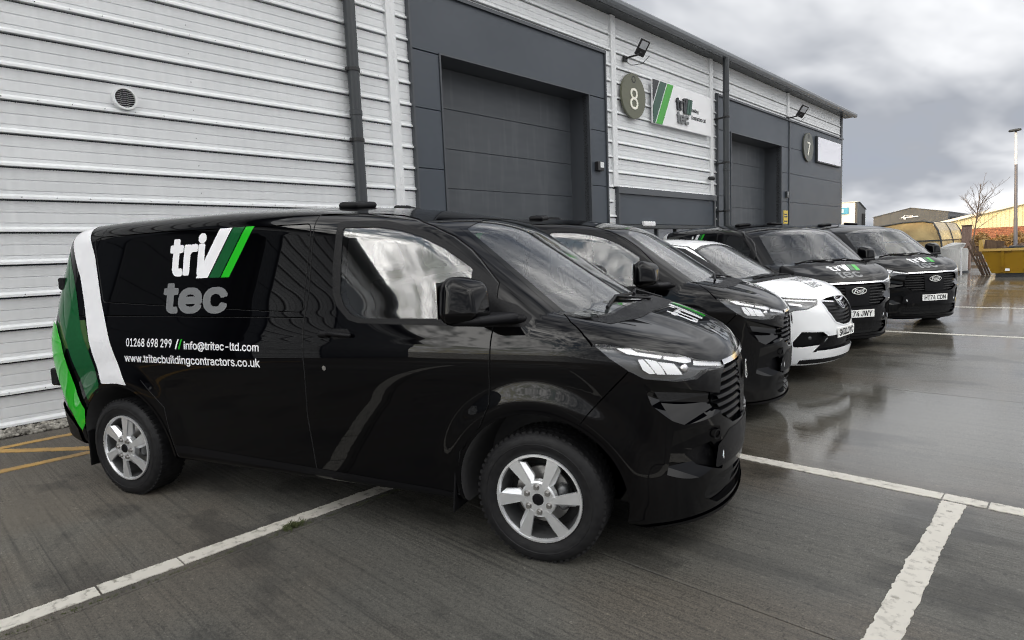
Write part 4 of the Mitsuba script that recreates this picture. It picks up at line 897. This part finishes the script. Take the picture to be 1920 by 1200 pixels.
    V.add('front_bumper__grille_surround', V.patch(Polygon([(-.47,.535),(.47,.535),(.42,.515),(-.42,.515)]), FRONT, .3, 1.3, .003), 'trim_black')
    for s in (1, -1): V.add('front_bumper__surround_edge', V.patch(Polygon([(s*.415,.515),(s*.44,.515),(s*.62,.30),(s*.575,.30)]), FRONT, .1, 1.3, .003), 'trim_black')
    V.add('front_bumper__skid_plate', V.patch(rounded([(-.575,.368),(.575,.368),(.64,.30),(.5,.285),(-.5,.285),(-.64,.30)], .01), FRONT, .1, 1.3, .010), 'paint_white')
    V.add('front_bumper__chin', V.patch(rounded([(-.66,.278),(.66,.278),(.66,.23),(-.66,.23)], .01), FRONT, .1, 1.3, .004), 'trim_black')
    for i, s in ((0, -1), (1, 1)):
        cap = tm(hull([(-.22, -.98, 1.15, .04), (-.22, -1.10, 1.16, .04), (-.22, -.98, 1.24, .04), (-.22, -1.10, 1.23, .04), (-.13, -1.04, 1.18, .05)], 16))
        foot = tm(hull([(-.20, -.98, 1.12, .02), (-.15, -.84, 1.12, .025), (-.24, -.86, 1.12, .02)]))
        for nm, m, bs in (('mirror', cap, 'trim_black'), ('mirror_arm', foot, 'trim_black')): p = flat(m, 50); V.add(nm, p if s < 0 else p.mirror(), bs)
    for xc in (0, -2.785):
        ringp = Point(xc, .33).buffer(.425, quad_segs=20).difference(Point(xc, .33).buffer(.3855, quad_segs=20)).intersection(sbox(-9, .26, 9, 2))
        p = V.patch(ringp, SIDE_R, .5, 1.5, .006); V.add('arch_trim', p, 'trim_black'); V.add('arch_trim', p.mirror(), 'trim_black')
    low = V.patch(sbox(-2.40, .22, -.38, .36), SIDE_R, .5, 1.5, .005); V.add('sill_trim', low, 'trim_black'); V.add('sill_trim', low.mirror(), 'trim_black')
    V.add('aerial', flat(tm(hull([(-1.0, 0, 1.66, .02), (-1.12, 0, 1.67, .02), (-1.17, 0, 1.73, .006)])), 40), 'trim_black')
    V.add('scuttle', V.patch(Polygon([(-.69,-.02),(-.5,-.06),(0,-.10),(.5,-.06),(.69,-.02),(.66,-.10),(.45,-.17),(0,-.21),(-.45,-.17),(-.66,-.10)]), WS, -.5, .5, .002), 'trim_black')
    for y0, y1 in ((-.50, .05), (.02, .55)):
        def wp(y, v):
            o = np.array([.028, 0, 1.158]) + v * sl + np.array([0, y, 0]); nrm = WS[:3, 2]; t = np.linspace(-.4, .3, 700); k = np.argmin(np.abs(F(o + t[:, None] * nrm))); return o + (t[k] + .012) * nrm
        V.add('wiper', flat(tube([wp(y0, .0), wp((y0 + y1) / 2, .0), wp(y1, -.02)], .009, 6), 60), 'trim_black')
    M2 = LOGO
    V.add('bonnet__lettering', V.patch(text_at('tri', -.21, .03, -.47, -.33), M2, .8, 1.5, .002), 'vinyl_grey')
    for a in (.03, .10, .17): V.add('bonnet__slash', V.patch([(a - .03,-.47),(a + .02,-.47),(a + .09,-.32),(a + .04,-.32)], M2, .8, 1.5, .002), 'vinyl_grey')
    V.add('bonnet__lettering', V.patch(text_at('tec', -.19, .15, -.61, -.49), M2, .8, 1.5, .002), 'vinyl_grey')
    V.add('dashboard', flat(tm(hull([(-.12, -.6, .98, .08), (-.12, .6, .98, .08), (-.32, -.6, .90, .09), (-.32, .6, .90, .09)])), 40), 'cabin_grey')
    st = trimesh.creation.torus(.18, .016, 32, 10); st.apply_transform(trimesh.transformations.rotation_matrix(math.radians(-65), (0, 1, 0))); st.apply_translation((-.50, -.36, 1.03)); V.add('steering_wheel', flat(st, 60), 'trim_black')
    for y in (-.36, .36):
        a, b, c = seat_mesh(-.78, y, .72); V.add('seat', flat(cat(a, b, c), 50), 'seat_cloth')
    V.add('bulkhead', flat(box(-1.14, -1.12, -.70, .70, .76, 1.58), False), 'lining')
    V.add('interior_mirror', flat(bevel(-.64, -.61, -.11, .11, 1.49, 1.55, .01), 30), 'trim_black')
    for i, (x, s) in enumerate(((0, -1), (-2.785, -1), (0, 1), (-2.785, 1))):
        wn = 'wheel' + (f'_{i:03d}' if i else '')
        for nm, (p, bs) in wheel_parts(.325, .205, .205, 5, 5, 'alloy_dark').items():
            q = Piece(p.v + [x, -.885, .322], p.f, p.n); V.add(f'{wn}__{nm}', q if s < 0 else q.mirror(), bs)
    return V
SMALL = build_small()
r, tw = place_vehicle(SMALL, 'small_van', 'white car-derived van with black grille parked between the black vans', 'van', (7.761, -5.098, -1.6124)); plate(r, tw, 'SN70 OYC', .919, .555)

# ------------------------------------------------------------------ beyond the building
prin('far_white', mikit.proc(lambda p, n, uv: mix((0.72, 0.71, 0.66), (0.80, 0.79, 0.74), noise(p.y * 2, p.z * 2))), 0.5)
prin('far_grey', mikit.proc(lambda p, n, uv: mix((0.060, 0.064, 0.067), (0.080, 0.084, 0.087), noise(p.y * 1.6, p.z * .2, p.x * .2))), 0.5)
prin('sign_blue', (0.05, 0.33, 0.50), 0.4); prin('sign_pale', (0.55, 0.80, 0.85), 0.4)
prin('yellow_sheet', mikit.proc(lambda p, n, uv: mix((0.60, 0.53, 0.30), (0.74, 0.67, 0.42), fbm(p.y * 1.2, p.z * .35, 0.0, 3))), 0.5)
prin('roof_trim', (0.78, 0.75, 0.66), 0.4)
prin('brick_red', mikit.proc(lambda p, n, uv: mix((0.24, 0.085, 0.045), (0.36, 0.15, 0.08), noise(p.y * 3, p.z * 9, p.x))), 0.8)
prin('polycarb', mikit.proc(lambda p, n, uv: mix((0.20, 0.14, 0.075), (0.56, 0.43, 0.21), fbm(p.x * .6 + p.y * 1.3, p.z * 1.6, 0.0, 4))), 0.25)
prin('bark', mikit.proc(lambda p, n, uv: mix((0.07, 0.05, 0.04), (0.15, 0.115, 0.09), noise(p.x * 20, p.y * 20, p.z * 6))), 0.85)
prin('skip_paint', mikit.proc(lambda p, n, uv: mix((0.22, 0.12, 0.004), (0.08, 0.038, 0.008), sst(.50, .70, fbm(p.y * 2.2, p.z * 3.1, p.x, 4)))), 0.5, specular=.15)
prin('skip_rim', (0.42, 0.27, 0.06), 0.5); prin('tape_yellow', (0.60, 0.45, 0.06), 0.4)
prin('tank_plastic', mikit.proc(lambda p, n, uv: mix((0.34, 0.34, 0.33), (0.50, 0.50, 0.49), noise(p.y * 2, p.z * 1.5, p.x))), 0.4)
prin('timber', mikit.proc(lambda p, n, uv: mix((0.05, 0.03, 0.02), (0.12, 0.075, 0.045), noise(p.y * 30, p.z * 3, p.x * 30))), 0.8)
prin('brown_post', mikit.proc(lambda p, n, uv: mix((0.16, 0.10, 0.08), (0.22, 0.15, 0.12), noise(p.y * 30, p.z * 2, p.x * 30))), 0.7)
prin('galv', (0.20, 0.19, 0.20), 0.4, metallic=.3)
mat('beech', {'type': 'twosided', 'bsdf': {'type': 'principled', 'base_color': mikit.proc(lambda p, n, uv: mix((0.12, 0.065, 0.02), (0.40, 0.25, 0.09), noise(p.x * 4, p.y * 4, p.z * 4))), 'roughness': .6}})
YZ = frame((0, 1, 0), (0, 0, 1))      # u = y, v = z, normal +x

# white building with the blue sign
k = thing('white_warehouse', 'white building with a blue sign at the end of the unit', 'building')
obj('wall', box(130, 131, 25.7, 60, 0, 9.0), 'far_white', k)
obj('corner_trim', box(129.9, 131.1, 25.3, 25.69, 0, 9.05), 'dark_metal', k)
XZ = frame((1, 0, 0), (0, 0, 1))
obj('side_wall', extr([(131.2, 0), (135.6, 0), (135.6, 7.7), (131.2, 8.9)], XZ, -25.9, -25.35), 'far_grey', k)
obj('side_window', box(133.2, 135.0, 25.24, 25.34, 1.0, 6.9), 'black_hole', k)
obj('parapet', box(129.8, 131.1, 25.2, 60, 9.05, 9.15), 'far_white', k); obj('rear_wall', box(131.1, 135.6, 26, 60, 0, 7.7), 'far_grey', k)
obj('side_coping', extr([(131.1, 8.95), (135.8, 7.7), (135.8, 7.85), (131.1, 9.15)], XZ, -26, -25.2), 'dark_metal', k)
b = key_for('sign', k); obj('sign', box(129.7, 129.95, 26.8, 34, 6.9, 8.1), 'sign_blue', k); obj('panel', box(129.6, 129.69, 27.6, 31, 7.15, 7.85), 'sign_pale', k + '__sign')

# dark warehouse with a white emblem
k = thing('dark_warehouse', 'dark grey gabled warehouse with a white emblem on its front', 'building')
X = 215.0; s = X / 110
yy = lambda y: -8.09 + (y + 8.09) * s
zz = lambda z: 1.57 + (z - 1.57) * s
gable = [(yy(8.2), 0), (yy(17.95), 0), (yy(17.87), zz(5.22)), (yy(12.88), zz(6.30)), (yy(8.2), zz(5.36))]
obj('gable_wall', extr(gable, YZ, X, X + 1), 'far_grey', k)
obj('roof', cat(extr([(yy(8.0), zz(5.36)), (yy(12.88), zz(6.30)), (yy(18.0), zz(5.22)), (yy(18.0), zz(5.30)), (yy(12.88), zz(6.38)), (yy(8.0), zz(5.43))], YZ, X - .3, X + 60)), 'gutter_metal', k)
obj('side_wall', box(X + 1.01, X + 60, yy(8.2), yy(8.2) + .5, 0, zz(5.3)), 'far_grey', k)
obj('annexe', box(X + 4, X + 40, yy(4.5), yy(8.15), 0, zz(4.72)), 'far_grey', k)
em = lambda pts: extr([(yy(a), zz(b)) for a, b in pts], YZ, X - .25, X - .05)
obj('emblem', cat(em([(14.30, 4.83), (13.95, 5.02), (13.62, 5.30), (13.55, 5.20), (13.80, 4.95), (13.95, 4.86)]), em([(13.98, 4.86), (13.1, 4.87), (11.95, 4.92), (11.86, 4.99), (11.95, 5.06), (12.55, 5.06), (12.62, 5.20), (13.45, 5.25), (13.50, 5.19), (12.72, 5.15), (12.70, 5.06), (13.3, 5.02), (13.6, 4.98)]), em([(13.85, 4.85), (13.75, 4.66), (13.55, 4.58), (13.45, 4.86)])), 'sign_white', k)

# yellow sheeted building on a brick base
k = thing('yellow_warehouse', 'long pale yellow sheeted building on a red brick base at the right', 'building')
X = 100.0; s = X / 75.0
yy = lambda y: -8.09 + (y + 8.09) * s
zz = lambda z: 1.57 + (z - 1.57) * s
rp = lambda y: zz(2.93 + (3.91 - y) * .2235)
zb = zz(2.37)
ysh = np.linspace(yy(3.9), yy(-16), 64)
for a, b in zip(ysh[:-1], ysh[1:]):
    f0, f1 = rp(3.91 - (yy(3.91) - a) / s), rp(3.91 - (yy(3.91) - b) / s)
    j = rng.uniform(0, .03); obj('sheet', extr([(a, zb), (b + .02, zb), (b + .02, f1), (a, f0)], YZ, X - j, X + .1), 'yellow_sheet', k)
obj('verge', extr([(yy(4.2), rp(4.2) - .05), (yy(-16), rp(-16) - .05), (yy(-16), rp(-16) + .28), (yy(4.2), rp(4.2) + .28)], YZ, X - .5, X + 30), 'roof_trim', k)
obj('core_wall', extr([(yy(3.9), 0), (yy(-16), 0), (yy(-16), rp(-16)), (yy(3.9), rp(3.9))], YZ, X + .15, X + 28), 'brick_red', k)
nb = 0; wall_b = key_for('brick_base', k); bm = []
obj('brick_base', box(X + .02, X + .14, yy(-16), yy(3.9), 0, zb - .02), 'dirt', k)
for r_ in range(12):
    z = zb - .02 - (r_ + 1) * .222
    for c_ in range(60):
        y = yy(3.9) - (c_ + (r_ % 2) * .5) * .46
        if y - .44 < yy(-16): continue
        bm.append(box(X - .02, X + .02, y - .445, y, z + .012, z + .215))
tag(obj('brick_courses', cat(*bm), 'brick_red', k), kind='stuff')

# hedge with dead brown leaves before it
def leaf_cloud(n, fn, size):
    P = fn(n); a = rng.normal(size=(n, 3)); a /= np.linalg.norm(a, axis=1, keepdims=True); b = np.cross(a, rng.normal(size=(n, 3))); b /= np.linalg.norm(b, axis=1, keepdims=True)
    s_ = size * rng.uniform(.6, 1.4, (n, 1)); v = np.stack([P - a * s_, P + b * s_ * .45, P + a * s_, P - b * s_ * .45], 1).reshape(-1, 3)
    i = np.arange(n)[:, None] * 4; return trimesh.Trimesh(v, np.vstack([i + [0, 1, 2], i + [0, 2, 3]]), process=False)
def hedge_pts(n):
    t = rng.uniform(0, 1, n); y = -1.0 - 5.2 * t; x = 56 + rng.normal(0, .6, n)
    top = 1.50 + .16 * np.sin(y * 2.9) + .14 * np.sin(y * 6.3 + 1); z = top * rng.uniform(0.05, 1, n) ** .6 + rng.normal(0, .08, n)
    return np.stack([x, y, np.maximum(z, .03)], -1)
k = thing('hedge', 'rough hedge of dry orange-brown leaves in front of the brick wall', 'hedge')
obj('leaves', leaf_cloud(12000, hedge_pts, .085), 'beech', k)
obj('stems', cat(*[tube([(56 + rng.normal(0, .4), y, 0), (56 + rng.normal(0, .5), y + rng.normal(0, .2), 1.4 + rng.uniform(0, .5))], [.02, .006], 5) for y in np.arange(-6.1, -1.1, .16)]), 'bark', k)

# bare tree
def bare_tree(root, h, seed):
    r = np.random.default_rng(seed); tw = []
    def grow(p, d, L, rad, lev):
        n = 5; pts = [p]; q = np.array(p, float); dd = np.array(d, float)
        for i in range(n):
            dd = dd + r.normal(0, .06 + .03 * lev, 3) + np.array([0, 0, .04 * lev]); dd /= np.linalg.norm(dd); q = q + dd * L / n; pts.append(q.copy())
        tw.append(tube(pts, np.linspace(rad, rad * .45, n + 1), 6 if lev < 2 else 4))
        if lev < 3:
            for j in range((20, 6, 3)[lev]):
                i = r.uniform(.30 if lev == 0 else .15, 1) * n; i0 = int(min(i, n - 1)); b = pts[i0] + (pts[i0 + 1] - pts[i0]) * (i - i0)
                ang = r.uniform(0, 6.283); up = r.uniform(.25, .8); sd = np.array([math.cos(ang), math.sin(ang), up]); sd /= np.linalg.norm(sd)
                sd = sd * .85 + dd * .35
                grow(b, sd / np.linalg.norm(sd), L * r.uniform(.28, .42) * (1.15 - .45 * i / n if lev == 0 else .9), rad * (.38 if lev == 0 else .55), lev + 1)
    grow(root, (0.02, .01, 1), h, .045, 0)
    return tw
k = thing('bare_tree', 'small leafless tree standing before the yellow building', 'tree')
tw = bare_tree((50, -2.05, 0), 4.95, 4)
obj('trunk', tw[0], 'bark', k, smooth=50); obj('branches', cat(*tw[1:]), 'bark', k, smooth=50)

# lamp post
k = thing('lamp_post', 'tall street lamp with a white upper section at the right edge', 'street lamp')
obj('pole', tube([(45, -4.65, 0), (45, -4.50, 5.5)], [.10, .07], 14), 'galv', k, smooth=60); obj('upper_pole', tube([(45, -4.50, 5.5), (45, -4.44, 7.25)], [.07, .06], 14), 'sign_white', k, smooth=60)
obj('lantern', tm(hull([(44.85, -4.18, 7.36, .07), (44.85, -4.62, 7.38, .07), (45.2, -4.42, 7.42, .09)])), 'dark_metal', k, smooth=50); obj('bracket', tube([(45, -4.44, 7.2), (45, -4.42, 7.38)], .045, 8), 'dark_metal', k)

# shelter with curved ribs and cloudy panels
k = thing('shelter', 'curved shelter with dark ribs and cloudy amber panels behind the last van', 'shelter')
rib = [(-1.36, 0.0), (-1.36, .65), (-1.27, 1.45), (-1.10, 2.05), (-.86, 2.50), (-.3, 2.62), (.7, 2.60), (2.2, 2.40)]
for x in (44, 48, 52): obj('rib', tube([(x, y, z) for y, z in rib], .05, 8), 'dark_metal', k, smooth=50)
P0 = Polygon([(2.2, .1), (2.2, 2.34)] + [(y + .05, z - .04) for y, z in rib[::-1][1:]][:-1] + [(-1.31, .1)])
for c_ in (sbox(-2, .12, 3, 1.40), sbox(-2, 1.48, 3, 3)): obj('panel', extr(P0.intersection(c_), YZ, 44.02, 44.04), 'polycarb', k)
obj('rail', box(43.97, 44.05, -1.3, 2.2, 1.40, 1.48), 'dark_metal', k)
for x0 in (44.08, 48.06):
    for a, b in zip(rib[:-1], rib[1:]): obj('side_panel', extr([a, b, (b[0] + .02, b[1] + .01), (a[0] + .02, a[1] + .01)], YZ, x0, x0 + 3.86), 'polycarb', k)
    obj('side_rail', box(x0, x0 + 3.86, -1.33, -1.27, 1.42, 1.48), 'dark_metal', k)

# post, planks, tank, pole, skip
k = thing('brown_post', 'broad brown timber post beside the tree', 'post')
obj('post', bevel(37.0, 37.3, -3.55, -3.18, 0, 2.10, .02), 'brown_post', k); obj('cap', bevel(36.97, 37.33, -3.58, -3.15, 2.10, 2.15, .01), 'timber', k)
k = thing('plastic_tank', 'pale grey plastic tank with a sloping top beside the farthest van', 'tank')
ty = -3.35
obj('drum', lathe_z(33.5, ty, .58, .56, 1.0), 'tank_plastic', k, smooth=40); obj('lid', tm(hull([(33.2, ty + .40, 1.12, .03), (33.2, ty - .40, 1.28, .03), (33.8, ty + .40, 1.12, .03), (33.8, ty - .40, 1.28, .03), (33.5, ty, 1.05, .3)])), 'tank_plastic', k, smooth=50)
obj('base', lathe_z(33.5, ty, .05, .60, .1), 'dark_metal', k)
tag(obj('marker_pole', tube([(31.2, -3.98, 0), (31.2, -3.96, 1.16)], .035, 8), 'sign_white'), 'short white pole standing beside the plastic tank', 'pole')
for i, (y0, y1, z1) in enumerate(((-4.78, -4.22, 1.42), (-4.86, -4.32, 1.36), (-4.70, -4.12, 1.20), (-4.92, -4.44, 1.14))):
    tag(obj('plank', tube([(30.9 + .12 * i, y0, .02), (31.3 + .12 * i, y1, z1)], .045, 4), 'timber'), ('longest of the old dark planks leaning on the skip end', 'second longest dark plank leaning on the skip end', 'short dark plank leaning nearest the brown post', 'shortest dark plank, leaning lowest on the skip end')[i], 'plank', 'planks leaning by the skip')
k = thing('skip', 'rusty yellow skip full of rubbish at the right edge', 'skip')
sk = Polygon([(-4.80, 1.02), (-5.15, .16), (-8.2, .16), (-8.6, 1.02)])
def wallm(poly, x0, x1): return extr(poly, YZ, x0, x1)
obj('body', tm(prism(sk, YZ, 29.5, 31.1) - prism(Polygon([(-4.86, 1.2), (-5.22, .24), (-8.1, .24), (-8.52, 1.2)]), YZ, 29.56, 31.04)), 'skip_paint', k)
obj('rim', cat(box(29.44, 29.56, -8.66, -4.74, 1.0, 1.09), box(31.04, 31.16, -8.66, -4.74, 1.0, 1.09), box(29.44, 31.16, -4.86, -4.74, 1.0, 1.09), box(29.44, 31.16, -8.66, -8.54, 1.0, 1.09)), 'skip_rim', k)
for y in (-5.5, -6.4, -7.3): obj('stiffener', extr([(y, .2), (y + .09, .2), (y + .09, 1.0), (y, 1.0)], YZ, 29.43, 29.5), 'skip_paint', k)
obj('runner', cat(box(29.6, 29.8, -8.1, -5.25, 0, .16), box(30.8, 31.0, -8.1, -5.25, 0, .16)), 'black_plastic', k)
for y, m in ((-5.55, 'sign_white'), (-6.10, 'tape_yellow'), (-6.38, 'tape_yellow')): obj('reflector', box(29.42, 29.43, y - .14, y, .24, .34), m, k)
obj('end_plate', extr([(-4.74, 1.0), (-4.72, 1.42), (-4.82, 1.45), (-4.86, 1.0)], YZ, 29.5, 31.1), 'skip_rim', k)
k = thing('rubbish', 'dark board and rubble heaped in the yellow skip', 'rubbish')
bd = box(-.02, .02, -.30, .30, -.22, .22); bd.apply_transform(trimesh.transformations.rotation_matrix(.14, (1, 0, 0))); bd.apply_translation((29.75, -5.16, 1.18)); obj('board', bd, 'timber', k)
ms = []
for i in range(60):
    m = trimesh.creation.icosphere(1, rng.uniform(.08, .20)); m.vertices += rng.normal(0, .03, m.vertices.shape); m.apply_translation((rng.uniform(29.75, 30.9), rng.uniform(-8.3, -5.2), rng.uniform(.86, 1.06))); ms.append(m)
tag(obj('rubble', cat(*ms), 'timber', k), kind='stuff')
obj('slab', bevel(29.8, 30.6, -6.9, -5.6, 1.09, 1.16, .01), 'dark_metal', k)
